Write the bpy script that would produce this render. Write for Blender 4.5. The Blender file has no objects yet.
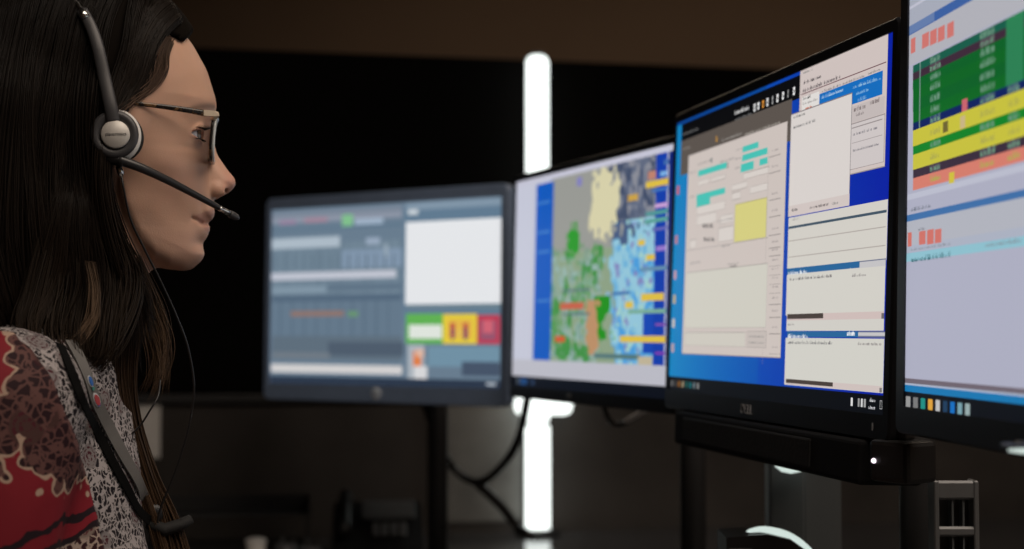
import bpy, bmesh, math, random
import numpy as np
from mathutils import Vector, Matrix
from mathutils.bvhtree import BVHTree
random.seed(7); rng = np.random.default_rng(7)
PI = math.pi
C = bpy.context.scene.collection
SC = bpy.context.scene

# ------------------------------------------------------------------ camera
F = 1422.2
PITCH = math.atan(57.5 / F)
CAM = Vector((0, 0, 1.13))
def ray(px, py):
    cx, cy = (px - 512) / F, (274.5 - py) / F
    cp, sp = math.cos(PITCH), math.sin(PITCH)
    return Vector((cx, cp - cy * sp, sp + cy * cp))
def at(px, py, Y):
    d = ray(px, py); return CAM + d * (Y / d.y)
def proj(P):
    q = Vector(P) - CAM; cp, sp = math.cos(PITCH), math.sin(PITCH)
    d = q.y * cp + q.z * sp; v = -q.y * sp + q.z * cp
    return 512 + F * q.x / d, 274.5 - F * v / d
cam_d = bpy.data.cameras.new('camera'); cam_d.lens = 50; cam_d.sensor_width = 36
cam = bpy.data.objects.new('camera', cam_d); C.objects.link(cam)
cam.location = CAM; cam.rotation_euler = (PI / 2 + PITCH, 0, 0)
cam_d.dof.use_dof = True; cam_d.dof.focus_distance = 1.17; cam_d.dof.aperture_fstop = 4.2
cam_d.clip_start = 0.02
SC.camera = cam
SC.view_settings.view_transform = 'Standard'; SC.view_settings.look = 'None'
SC.view_settings.gamma = 1; SC.view_settings.exposure = 0
SC.view_settings.use_curve_mapping = False

def s2l(c):
    return tuple(((v / 255) / 12.92 if v / 255 <= 0.04045 else ((v / 255 + .055) / 1.055) ** 2.4) for v in c[:3])

# ------------------------------------------------------------------ materials
def newmat(name):
    m = bpy.data.materials.new(name); m.use_nodes = True
    nt = m.node_tree; nt.nodes.clear()
    return m, nt
class N:
    """tiny node helper"""
    def __init__(s, nt): s.nt = nt
    def n(s, t, **kw):
        x = s.nt.nodes.new(t)
        for k, v in kw.items(): setattr(x, k, v)
        return x
    def l(s, a, b): s.nt.links.new(a, b)
    def put(s, sock, v):
        if hasattr(v, 'links') or isinstance(v, bpy.types.NodeSocket): s.l(v, sock)
        else: sock.default_value = v
    def math(s, op, a, b=0.0, c=None, clamp=False):
        x = s.n('ShaderNodeMath', operation=op, use_clamp=clamp)
        s.put(x.inputs[0], a); s.put(x.inputs[1], b)
        if c is not None: s.put(x.inputs[2], c)
        return x.outputs[0]
    def mix(s, f, a, b):
        x = s.n('ShaderNodeMix', data_type='RGBA')
        s.put(x.inputs[0], f)
        for i, v in ((6, a), (7, b)):
            if isinstance(v, tuple): v = tuple(v[:3]) + (1,)
            s.put(x.inputs[i], v)
        return x.outputs[2]
    def step(s, v, lo, hi):
        x = s.n('ShaderNodeMapRange', interpolation_type='SMOOTHSTEP')
        s.put(x.inputs[0], v); x.inputs[1].default_value = lo; x.inputs[2].default_value = hi
        return x.outputs[0]
def pmat(name, col, rough=.5, metal=0., spec=.5, var=.12, nscale=40, bump=0., bscale=200, sheen=0, coat=0, attr=None, sss=0, trans=0):
    m, nt = newmat(name); h = N(nt)
    out = h.n('ShaderNodeOutputMaterial'); b = h.n('ShaderNodeBsdfPrincipled'); h.l(b.outputs[0], out.inputs[0])
    tc = h.n('ShaderNodeTexCoord')
    no = h.n('ShaderNodeTexNoise'); no.inputs['Scale'].default_value = nscale; no.inputs['Detail'].default_value = 3
    h.l(tc.outputs['Object'], no.inputs['Vector'])
    base = tuple(col)
    if attr:
        a = h.n('ShaderNodeAttribute', attribute_name=attr); src = a.outputs['Color']
        hsv = h.n('ShaderNodeHueSaturation'); h.l(src, hsv.inputs['Color'])
        h.l(h.math('MULTIPLY_ADD', no.outputs['Fac'], 2 * var, 1 - var), hsv.inputs['Value']); c = hsv.outputs[0]
    else:
        c = h.mix(no.outputs['Fac'], tuple(max(0, v * (1 - var)) for v in base), tuple(min(1, v * (1 + var)) for v in base))
    h.l(c, b.inputs['Base Color'])
    b.inputs['Roughness'].default_value = rough; b.inputs['Metallic'].default_value = metal
    b.inputs['Specular IOR Level'].default_value = spec
    if sheen: b.inputs['Sheen Weight'].default_value = sheen
    if coat: b.inputs['Coat Weight'].default_value = coat
    if trans: b.inputs['Transmission Weight'].default_value = trans
    if sss:
        b.inputs['Subsurface Weight'].default_value = sss; b.inputs['Subsurface Radius'].default_value = (1, .35, .2); b.inputs['Subsurface Scale'].default_value = .006
    if bump:
        n2 = h.n('ShaderNodeTexNoise'); n2.inputs['Scale'].default_value = bscale; h.l(tc.outputs['Object'], n2.inputs['Vector'])
        bp = h.n('ShaderNodeBump'); bp.inputs['Strength'].default_value = bump; bp.inputs['Distance'].default_value = .001
        h.l(n2.outputs['Fac'], bp.inputs['Height']); h.l(bp.outputs[0], b.inputs['Normal'])
    return m
def emat(name, col, strength):
    m, nt = newmat(name); h = N(nt)
    out = h.n('ShaderNodeOutputMaterial'); e = h.n('ShaderNodeEmission'); h.l(e.outputs[0], out.inputs[0])
    e.inputs[0].default_value = tuple(col) + (1,); e.inputs[1].default_value = strength
    return m
def screen_mat():
    m, nt = newmat('lit_display'); h = N(nt)
    out = h.n('ShaderNodeOutputMaterial'); e = h.n('ShaderNodeEmission')
    a = h.n('ShaderNodeAttribute', attribute_name='col'); h.l(a.outputs['Color'], e.inputs[0]); e.inputs[1].default_value = 1.0
    b = h.n('ShaderNodeBsdfPrincipled'); b.inputs['Base Color'].default_value = (.006, .006, .007, 1); b.inputs['Roughness'].default_value = .45
    ad = h.n('ShaderNodeAddShader'); h.l(e.outputs[0], ad.inputs[0]); h.l(b.outputs[0], ad.inputs[1]); h.l(ad.outputs[0], out.inputs[0])
    return m

M = {}
M['skin'] = pmat('skin', (.6, .4, .3), .48, spec=.35, var=.05, nscale=60, bump=.15, bscale=900, attr='col', sss=.12)
M['hair_base'] = pmat('dark_hair', (.005, .0035, .0025), .8, spec=.05, var=.4, nscale=30)
M['hair'] = pmat('hair_strands', (.02, .012, .008), .5, spec=.14, var=.2, nscale=20, attr='col')
M['black'] = pmat('black_plastic', (.012, .012, .013), .42, var=.2)
M['bar'] = pmat('matte_black_bar', (.010, .010, .011), .75, spec=.2, var=.15)
M['bezel'] = pmat('satin_black_bezel', (.010, .011, .014), .4, var=.15)
M['ink'] = pmat('black_strap_cloth', (.004, .004, .004), .9, spec=.1)
M['softblack'] = pmat('soft_black_foam', (.010, .010, .010), .8, var=.3, bump=.4)
M['cupgrey'] = pmat('dark_grey_plastic', (.050, .050, .054), .42, var=.1)
M['bluegrey'] = pmat('blue_grey_bezel', (.21, .29, .44), .45, var=.1)
M['silver'] = pmat('brushed_silver', (.62, .60, .56), .42, metal=.25, var=.06)
M['chrome'] = pmat('chrome', (.75, .74, .72), .22, metal=1, var=.03)
M['gold'] = pmat('gold_metal', (.80, .66, .50), .35, metal=.5, var=.05)
M['white'] = pmat('white_plastic', (.75, .74, .72), .4, var=.03)
M['letter'] = pmat('dark_lettering', (.05, .05, .06), .5)
M['logo_grey'] = pmat('grey_logo_print', (.40, .41, .43), .4, var=.05)
M['tort'] = None
M['cable'] = pmat('black_cable_rubber', (.014, .013, .013), .35, var=.2)
M['wall'] = pmat('brown_painted_wall', (.165, .115, .082), .9, spec=.1, var=.12, nscale=1.6)
M['ceil'] = pmat('dark_ceiling', (.20, .17, .14), .95, var=.1, nscale=3)
M['floor'] = pmat('dark_carpet', (.03, .03, .032), .95, var=.4, nscale=300, bump=.5)
M['part_up'] = pmat('black_partition_fabric', (.0035, .0032, .003), .95, spec=.05, var=.2, nscale=300)
M['part_spill'] = pmat('tube_lit_partition_fabric', (.17, .165, .155), .9, spec=.1, var=.6, nscale=9)
M['part_low'] = pmat('charcoal_partition_fabric', (.06, .054, .05), .95, spec=.1, var=.55, nscale=5)
M['rail'] = pmat('charcoal_rail', (.02, .02, .021), .5, var=.1)
M['desk'] = pmat('dark_laminate', (.06, .06, .063), .16, spec=.7, var=.15, nscale=90)
M['steel'] = pmat('grey_painted_steel', (.15, .155, .16), .42, metal=.3, var=.12)
M['column'] = pmat('dark_column_plastic', (.09, .10, .105), .45, var=.15, nscale=12)
M['pale'] = pmat('pale_plastic', (.66, .70, .68), .4, var=.05)
M['glint'] = emat('emitting_highlight', (.85, 1, .93), .75)  # highlights on glossy parts, built as emission
M['paper'] = pmat('pale_paper', (.8, .78, .75), .8, var=.06)
M['trouser'] = pmat('black_trouser_cloth', (.015, .015, .02), .9, var=.3, bump=.3)
M['screen'] = screen_mat()
M['tube'] = emat('white_led_diffuser', (.93, 1.0, .96), 2.0)
M['led'] = emat('white_indicator_light', (1, .85, .95), 1.6)

# ------------------------------------------------------------------ mesh helpers
def link(name, me, mat, parent=None, smooth=True, loc=None, rot=None):
    o = bpy.data.objects.new(name, me); C.objects.link(o)
    if mat is not None: me.materials.append(mat)
    if parent is not None: o.parent = parent
    if loc is not None: o.location = loc
    if rot is not None: o.rotation_euler = rot
    if smooth:
        me.polygons.foreach_set('use_smooth', [True] * len(me.polygons))
    return o
def tag(o, label=None, cat=None, group=None, kind=None):
    for k, v in (('label', label), ('category', cat), ('group', group), ('kind', kind)):
        if v: o[k] = v
    return o
def thing(name, label, cat, loc=(0, 0, 0), rot=(0, 0, 0), group=None):
    o = bpy.data.objects.new(name, None); C.objects.link(o); o.empty_display_size = .05
    o.location = loc; o.rotation_euler = rot
    return tag(o, label, cat, group)
def tomesh(bm, name='mesh'):
    bmesh.ops.recalc_face_normals(bm, faces=bm.faces)
    me = bpy.data.meshes.new(name); bm.to_mesh(me); bm.free(); return me
def part(name, bm, mat, parent=None, smooth=False, **kw):
    return link(name, tomesh(bm, name), mat, parent, smooth, **kw)
def box(bm, lo, hi, bev=0, seg=2, mtx=None):
    r = bmesh.ops.create_cube(bm, size=1)
    vs = r['verts']
    for v in vs:
        v.co = Vector([(lo[i] + hi[i]) / 2 + v.co[i] * (hi[i] - lo[i]) for i in range(3)])
    if bev:
        es = list({e for v in vs for e in v.link_edges})
        rr = bmesh.ops.bevel(bm, geom=es, offset=bev, segments=seg, affect='EDGES', profile=.5)
        vs = list({v for f in rr['faces'] for v in f.verts} | {v for v in vs if v.is_valid})
    if mtx is not None: bmesh.ops.transform(bm, matrix=mtx, verts=vs)
    return vs
def frame_for(t, up=Vector((0, 0, 1))):
    t = t.normalized()
    a = up.cross(t)
    if a.length < 1e-4: a = Vector((1, 0, 0)).cross(t)
    a.normalize(); return a, t.cross(a)
def tube(bm, pts, rad, n=10, flat=1.0, up=Vector((0, 0, 1)), cap=True, ph=0.0):
    """tube along pts; rad scalar or list; flat scales the second axis"""
    pts = [Vector(p) for p in pts]
    if not hasattr(rad, '__len__'): rad = [rad] * len(pts)
    rings = []
    for i, p in enumerate(pts):
        t = pts[min(i + 1, len(pts) - 1)] - pts[max(i - 1, 0)]
        a, b = frame_for(t, up)
        rings.append([bm.verts.new(p + (a * math.cos(ph + 2 * PI * k / n) + b * flat * math.sin(ph + 2 * PI * k / n)) * rad[i]) for k in range(n)])
    for r0, r1 in zip(rings, rings[1:]):
        for k in range(n): bm.faces.new((r0[k], r0[(k + 1) % n], r1[(k + 1) % n], r1[k]))
    if cap: bm.faces.new(rings[0][::-1]); bm.faces.new(rings[-1])
def lathe(bm, prof, n=40, mtx=None, sx=1.0, sy=1.0):
    """prof list of (r, h) around local z"""
    rings = []
    for r, hh in prof:
        if r < 1e-6: rings.append([bm.verts.new((0, 0, hh))])
        else: rings.append([bm.verts.new((r * sx * math.cos(2 * PI * k / n), r * sy * math.sin(2 * PI * k / n), hh)) for k in range(n)])
    for r0, r1 in zip(rings, rings[1:]):
        for k in range(n):
            a = r0[k % len(r0)]; b = r0[(k + 1) % len(r0)]; c = r1[(k + 1) % len(r1)]; d = r1[k % len(r1)]
            vs = []
            for v in (a, b, c, d):
                if v not in vs: vs.append(v)
            if len(vs) > 2: bm.faces.new(vs)
    if mtx is not None: bmesh.ops.transform(bm, matrix=mtx, verts=[v for r in rings for v in r])
def prism(bm, poly, d0, d1, axes):
    """poly of 2D points extruded; axes=(origin,u,v,w)"""
    o, u, v, w = axes
    a = [bm.verts.new(o + u * p[0] + v * p[1] + w * d0) for p in poly]
    b = [bm.verts.new(o + u * p[0] + v * p[1] + w * d1) for p in poly]
    bm.faces.new(a[::-1]); bm.faces.new(b)
    n = len(poly)
    for k in range(n): bm.faces.new((a[k], a[(k + 1) % n], b[(k + 1) % n], b[k]))
def catmull(pts, n=8):
    P = [Vector(p) for p in pts]; P = [2 * P[0] - P[1]] + P + [2 * P[-1] - P[-2]]
    out = []
    for i in range(1, len(P) - 2):
        for k in range(n):
            t = k / n
            out.append(.5 * ((2 * P[i]) + (P[i + 1] - P[i - 1]) * t + (2 * P[i - 1] - 5 * P[i] + 4 * P[i + 1] - P[i + 2]) * t * t + (3 * P[i] - P[i - 1] - 3 * P[i + 1] + P[i + 2]) * t ** 3))
    out.append(P[-2]); return out
def npmesh(name, V, Q):
    me = bpy.data.meshes.new(name)
    V = np.asarray(V, np.float32); Q = np.asarray(Q, np.int32)
    me.vertices.add(len(V)); me.vertices.foreach_set('co', V.ravel())
    k = Q.shape[1]
    me.loops.add(Q.size); me.loops.foreach_set('vertex_index', Q.ravel())
    me.polygons.add(len(Q)); me.polygons.foreach_set('loop_start', np.arange(0, Q.size, k, dtype=np.int32))
    try: me.polygons.foreach_set('loop_total', np.full(len(Q), k, np.int32))
    except Exception: pass
    me.update(calc_edges=True); me.validate()
    return me
def surfnet(G, xs, ys, zs):
    """isosurface G=0 (G>0 inside) on a rectilinear grid -> verts, quads"""
    S = G > 0
    nx, ny, nz = G.shape
    cs = sum(S[i:nx - 1 + i, j:ny - 1 + j, k:nz - 1 + k].astype(np.int8) for i in (0, 1) for j in (0, 1) for k in (0, 1))
    act = (cs > 0) & (cs < 8)
    I, J, K = np.nonzero(act)
    idx = np.full(act.shape, -1, np.int64); idx[I, J, K] = np.arange(len(I))
    acc = np.zeros((len(I), 3)); cnt = np.zeros(len(I))
    cor = [(a, b, c) for a in (0, 1) for b in (0, 1) for c in (0, 1)]
    X = [xs, ys, zs]
    for a in cor:
        for ax in range(3):
            if a[ax]: continue
            b = list(a); b[ax] = 1
            ga = G[I + a[0], J + a[1], K + a[2]]; gb = G[I + b[0], J + b[1], K + b[2]]
            m = (ga > 0) != (gb > 0)
            t = np.where(m, ga / np.where(m, ga - gb, 1), 0)
            pa = np.stack([xs[I + a[0]], ys[J + a[1]], zs[K + a[2]]], 1); pb = np.stack([xs[I + b[0]], ys[J + b[1]], zs[K + b[2]]], 1)
            acc += np.where(m[:, None], pa + (pb - pa) * t[:, None], 0); cnt += m
    V = acc / cnt[:, None]
    Qs = []
    for ax in range(3):
        sl0 = [slice(None)] * 3; sl1 = [slice(None)] * 3
        sl0[ax] = slice(0, -1); sl1[ax] = slice(1, None)
        A = S[tuple(sl0)]; B = S[tuple(sl1)]
        e = A != B
        i, j, k = np.nonzero(e)
        p = [i, j, k]; o1, o2 = [(1, 2), (2, 0), (0, 1)][ax]
        ok = (p[o1] > 0) & (p[o2] > 0) & (p[o1] < G.shape[o1] - 1) & (p[o2] < G.shape[o2] - 1)
        p = [q[ok] for q in p]; inside = A[p[0], p[1], p[2]]
        def cell(d1, d2):
            q = [x.copy() for x in p]; q[o1] -= d1; q[o2] -= d2; return idx[q[0], q[1], q[2]]
        quad = np.stack([cell(1, 1), cell(0, 1), cell(0, 0), cell(1, 0)], 1)
        quad[~inside] = quad[~inside][:, ::-1]
        Qs.append(quad)
    return V, np.concatenate(Qs)
def smax(a, b, k):
    h = np.clip(.5 + .5 * (a - b) / k, 0, 1); return b + (a - b) * h + k * h * (1 - h)
def smin(a, b, k): return -smax(-a, -b, k)
def setcol(me, cols):
    a = me.color_attributes.new('col', 'FLOAT_COLOR', 'POINT')
    c = np.ones((len(me.vertices), 4), np.float32); c[:, :3] = cols
    a.data.foreach_set('color', c.ravel())
def text_mesh(s, size, ext=.0003):
    cu = bpy.data.curves.new('lettering', 'FONT'); cu.body = s; cu.size = size; cu.extrude = ext; cu.align_x = 'CENTER'; cu.align_y = 'CENTER'
    o = bpy.data.objects.new('lettering', cu); C.objects.link(o)
    dg = bpy.context.evaluated_depsgraph_get(); dg.update()
    me = bpy.data.meshes.new_from_object(o.evaluated_get(dg))
    bpy.data.objects.remove(o); bpy.data.curves.remove(cu)
    me.materials.clear(); return me

DZ = .697   # desk top height
# ------------------------------------------------------------------ the room
def struct(name, bm, mat, parent=None):
    o = part(name, bm, mat, parent); o['kind'] = 'structure'; return o
X0, X1, Y0, Y1, ZC = -2.9, 2.7, -1.9, 5.0, 2.75
bm = bmesh.new(); box(bm, (X0, Y0, -.1), (X1, Y1, 0)); struct('floor', bm, M['floor'])
bm = bmesh.new(); box(bm, (X0, Y0, ZC), (X1, Y1, ZC + .1)); struct('ceiling', bm, M['ceil'])
bm = bmesh.new(); box(bm, (X0 - .1, Y0, 0), (X0, Y1, ZC)); struct('wall_left', bm, M['wall'])
bm = bmesh.new(); box(bm, (X1, Y0, 0), (X1 + .1, Y1, ZC)); struct('wall_right', bm, M['wall'])
bm = bmesh.new(); box(bm, (X0 - .1, Y1, 0), (X1 + .1, Y1 + .1, ZC)); struct('wall_back', bm, M['wall'])
bm = bmesh.new(); box(bm, (X0 - .1, Y0 - .1, 0), (X1 + .1, Y0, ZC)); struct('wall_front', bm, M['wall'])
bm = bmesh.new(); box(bm, (X0, Y1 - .015, 0), (X1, Y1, .1), .004); struct('baseboard_back', bm, M['rail'])

# partition screen behind the workstation: passes (-.677,2.97) and (.516,3.20)
PA = math.atan2(.23, 1.193)
PO = Vector((-.677, 2.97, 0)); PU = Vector((math.cos(PA), math.sin(PA), 0)); PN = Vector((math.sin(PA), -math.cos(PA), 0))
def ppx(px, py, off=0.0):
    """point on the partition front (+off toward the room) seen at a pixel"""
    d = ray(px, py); o = PO + PN * off
    t = (o - CAM).dot(PN) / d.dot(PN); return CAM + d * t
def plocal(P): q = Vector(P) - PO; return q.dot(PU), q.z
par = thing('desk_partition', 'tall black fabric partition behind the monitors, charcoal lower section with a rail', 'partition', PO, (0, 0, PA))
ZT = 1.729; ZM = ppx(420, 392).z
bm = bmesh.new(); box(bm, (-1.9, 0, ZM), (1.95, .06, ZT), .004); part('upper_panel', bm, M['part_up'], par)
bm = bmesh.new(); box(bm, (-1.9, .002, .03), (1.95, .058, ZM - .022), .004); part('lower_panel', bm, M['part_low'], par)
ug0 = plocal(ppx(428, 430))[0]; ug1 = plocal(ppx(521, 430))[0]
bm = bmesh.new(); box(bm, (ug0, -.006, .72), (ug1, .004, ZM - .03), .003); part('tube_spill_panel', bm, M['part_spill'], par)  # paler insert puts the tube's light on the partition into colour
bm = bmesh.new(); box(bm, (-1.9, -.012, ZM - .021), (1.95, .06, ZM - .001), .003); part('rail', bm, M['rail'], par)
for x in (-1.93, 1.98):
    bm = bmesh.new(); box(bm, (x - .03, -.005, .0), (x + .03, .065, ZT + .01), .004); part('end_post', bm, M['rail'], par)
    bm = bmesh.new(); box(bm, (x - .04, -.15, 0), (x + .04, .21, .03), .004); part('foot', bm, M['rail'], par)

# light fixture standing on the desk against the partition
P0_ = ppx(537.5, 300, .045)
lt = thing('tube_light', 'tall white tube light standing upright between the two left monitors', 'light', (P0_.x, P0_.y, .001 + DZ))
def zat(py): return ppx(537.5, py, .045).z - DZ - .001
bm = bmesh.new(); box(bm, (-.016, .022, .02), (.016, .036, zat(50)), .003); part('mounting_channel', bm, M['rail'], lt)
sc_ = (P0_.y) / F
bm = bmesh.new(); tube(bm, [(0, 0, zat(392)), (0, 0, zat(300)), (0, 0, zat(200)), (0, 0, zat(62)), (0, 0, zat(58)), (0, 0, zat(56))], [11.2 * sc_] * 4 + [9.6 * sc_, 6.4 * sc_], 24)
part('upper_tube', bm, M['tube'], lt, True)
bm = bmesh.new(); tube(bm, [(0, 0, zat(424)), (0, 0, zat(420)), (0, 0, zat(394)), (0, 0, zat(393))], [8 * sc_, 11.5 * sc_, 11.5 * sc_, 8 * sc_], 24); part('tube_end_cap', bm, M['tube'], lt, True)
bm = bmesh.new(); tube(bm, [(-.0, 0, .012), (-.0, 0, zat(500)), (-.0, 0, zat(426))], [12.2 * sc_] * 3, 24); part('lower_tube', bm, M['tube'], lt, True)
bm = bmesh.new(); lathe(bm, [(0, 0), (.05, 0), (.05, .006), (.03, .012), (0, .012)], 32); part('base', bm, M['rail'], lt, True)
# crossbar: a bright reflection built as a short glowing tube with round ends
xa, xb = ppx(515, 405, .045), ppx(572, 405, .045)
lo = Vector((P0_.x, P0_.y, .001 + DZ)); ww = 9.8 * sc_
pts = []; rr = []
L_ = (xb - xa); n_ = L_.normalized()
for s_, r_ in ((0, .25), (.15, .7), (.45, .95), (.8, 1), (1.4, 1)): pts.append(xa + n_ * (s_ * ww)); rr.append(r_ * ww)
for s_, r_ in ((1.4, 1), (.8, 1), (.45, .95), (.15, .7), (0, .25)): pts.append(xb - n_ * (s_ * ww)); rr.append(r_ * ww)
bm = bmesh.new(); tube(bm, [p - lo + PN * -.004 for p in pts], rr, 20); part('crossbar_reflection', bm, M['tube'], lt, True)

# the worktop
bm = bmesh.new()
def on_part(u, off=.004): p = PO + PU * u + PN * off; return (p.x, p.y)
poly = [on_part(1.9), on_part(-1.3), (-1.35, 2.15), (-.62, 2.12), (-.34, 2.02), (-.2, 1.85), (-.16, 1.6), (-.16, .25), (-.13, .2), (1.0, .2), (1.35, .45)]
prism(bm, poly, DZ - .03, DZ, (Vector((0, 0, 0)), Vector((1, 0, 0)), Vector((0, 1, 0)), Vector((0, 0, 1))))
bmesh.ops.bevel(bm, geom=[e for e in bm.edges if abs(e.verts[0].co.z - e.verts[1].co.z) < 1e-5], offset=.004, segments=2, affect='EDGES')
dk = thing('corner_desk', 'dark laminate corner desk running under all the monitors', 'desk', (0, 0, 0))
part('worktop', bm, M['desk'], dk)
for x, y in ((-.05, .3), (1.0, .5), (-1.25, 2.25), (-.05, 1.9), (1.6, 3.25), (-1.22, 2.78)):
    bm = bmesh.new(); box(bm, (x - .03, y - .03, 0), (x + .03, y + .03, DZ - .03), .004); part('leg', bm, M['rail'], dk)

# pale paper pinned to the partition, behind the hair
a, b = ppx(131, 398, .004), ppx(160, 458, .004)
ua, za = plocal(a); ub, zb = plocal(b)
bm = bmesh.new(); box(bm, (ua, -.003, zb), (ub, -.0004, za), .0004, 1)
o = part('paper_notice', bm, M['paper'], None); o.location = PO; o.rotation_euler = (0, 0, PA)
tag(o, 'pale paper notice pinned on the partition, seen behind the long hair', 'notice')

# small clutter at the back of the desk
def desk_at(px, Y): p = at(px, 400, Y); return Vector((p.x, p.y, DZ))
c = desk_at(257, 2.62)
t = thing('paper_cup', 'small pale paper cup on the desk, nearest to the person', 'cup', c)
bm = bmesh.new(); lathe(bm, [(0, 0), (.013, 0), (.018, .05), (.0165, .05), (.012, .004), (0, .004)], 28); part('cup_body', bm, M['paper'], t, True)
bm = bmesh.new(); lathe(bm, [(.0195, .048), (.0195, .053), (.013, .056), (0, .056)], 28); part('lid', bm, M['white'], t, True)
for px, Y, lab, mt in ((287, 2.66, 'dim grey pen pot, the nearer of two to the pale paper cup', 'steel'), (311, 2.62, 'grey pen pot farther from the pale paper cup', 'pale')):
    c = desk_at(px, Y)
    t = thing('pen_pot', lab, 'pen pot', c, group='pen pots on the desk')
    bm = bmesh.new(); lathe(bm, [(0, 0), (.02, 0), (.02, .04), (.0185, .04), (.0185, .003), (0, .003)], 28); part('pot', bm, M['steel'], t, True)
    for k in range(3):
        a_ = k * 2.1; bm = bmesh.new(); tube(bm, [(.006 * math.cos(a_), .006 * math.sin(a_), .004), (.015 * math.cos(a_), .015 * math.sin(a_), .056)], .003, 8)
        part('pen', bm, M['cable'], t, True)
# stacked letter tray with a pale sheet, dim shapes left of centre
c = desk_at(232, 2.74)
t = thing('letter_tray', 'black two-tier letter tray on the desk below the left monitor', 'tray', c, (0, 0, .15))
for z in (.0, .085):
    bm = bmesh.new(); box(bm, (-.16, -.05, z), (.15, .05, z + .004), .001); box(bm, (-.16, .046, z), (.15, .05, z + .03)); box(bm, (-.16, -.05, z), (-.156, .05, z + .03)); box(bm, (.146, -.05, z), (.15, .05, z + .03))
    part('tray', bm, M['rail'], t)
for x in (-.155, .145):
    for y in (-.045, .042):
        bm = bmesh.new(); box(bm, (x - .003, y - .003, 0), (x + .003, y + .003, .09)); part('post', bm, M['rail'], t)
for px, py, w_, z_, lab in ((378, 486, .1, 0, 'dim grey folded sheet propped under the left monitor'),):
    c = at(px, py, 2.72)
    t = thing('desk_phone', 'dark desk phone with a dull grey face under the left monitor', 'phone', (c.x, c.y, DZ), (0, 0, .1))
    bm = bmesh.new()
    prism(bm, [(-.075, 0), (.075, 0), (.075, .03), (-.075, .105)], -.085, .085, (Vector((0, 0, 0)), Vector((0, -1, 0)), Vector((0, 0, 1)), Vector((1, 0, 0))))
    bmesh.ops.bevel(bm, geom=list(bm.edges), offset=.004, segments=2, affect='EDGES'); part('base', bm, M['black'], t)
    bm = bmesh.new(); tl = Matrix.Translation((.02, .015, .092)) @ Matrix.Rotation(math.radians(-26), 4, 'X').inverted()
    box(bm, (-.05, -.03, .0), (.05, .03, .004), .001, mtx=tl); part('display', bm, M['steel'], t)
    bm = bmesh.new(); tube(bm, [(-.062, -.07, .06), (-.062, -.05, .078), (-.062, .05, .12), (-.062, .075, .112)], [.014, .011, .011, .014], 12); part('handset', bm, M['black'], t, True)
    bm = bmesh.new()
    tl = Matrix.Translation((.02, -.035, .062)) @ Matrix.Rotation(math.radians(26), 4, 'X')
    for i in range(4):
        for j in range(3): box(bm, (-.03 + i * .017, -.02 + j * .015, 0), (-.018 + i * .017, -.01 + j * .015, .005), .001, 1, mtx=tl)
    part('keypad', bm, M['steel'], t)

# cables drooping behind the monitors
def cable(pts, r, label, name='cable', Ys=None):
    bm = bmesh.new(); tube(bm, catmull([at(*p) for p in pts], 8), r, 8)
    return tag(part(name, bm, M['cable'], None, True), label, 'cable')
cable([(528, 395, 2.42), (518, 440, 2.5), (500, 468, 2.55), (478, 482, 2.6), (455, 470, 2.62), (438, 440, 2.58), (425, 405, 2.5)], .0075, 'dark cable looping down left of the tube light')
cable([(476, 482, 2.64), (500, 505, 2.66), (516, 525, 2.68), (530, 536, 2.64)], .009, 'dark cable running down to the desk beside the tube base')
c_ = cable([(600, 385, 1.885), (608, 418, 1.94), (622, 424, 1.95), (646, 409, 1.88), (662, 385, 1.735)], .004, 'thin dark cable under the map monitor with a pale tag')
a, b = at(627, 421, 1.90), at(648, 408.5, 1.85)
bm = bmesh.new(); tube(bm, [a, a.lerp(b, .5), b], .0062, 6, .5)
tag(part('cable_tag', bm, pmat('grey_tag', (.95, .95, .92), .6), None, False), 'small pale grey tag on the thin cable under the map monitor', 'tag')

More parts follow.
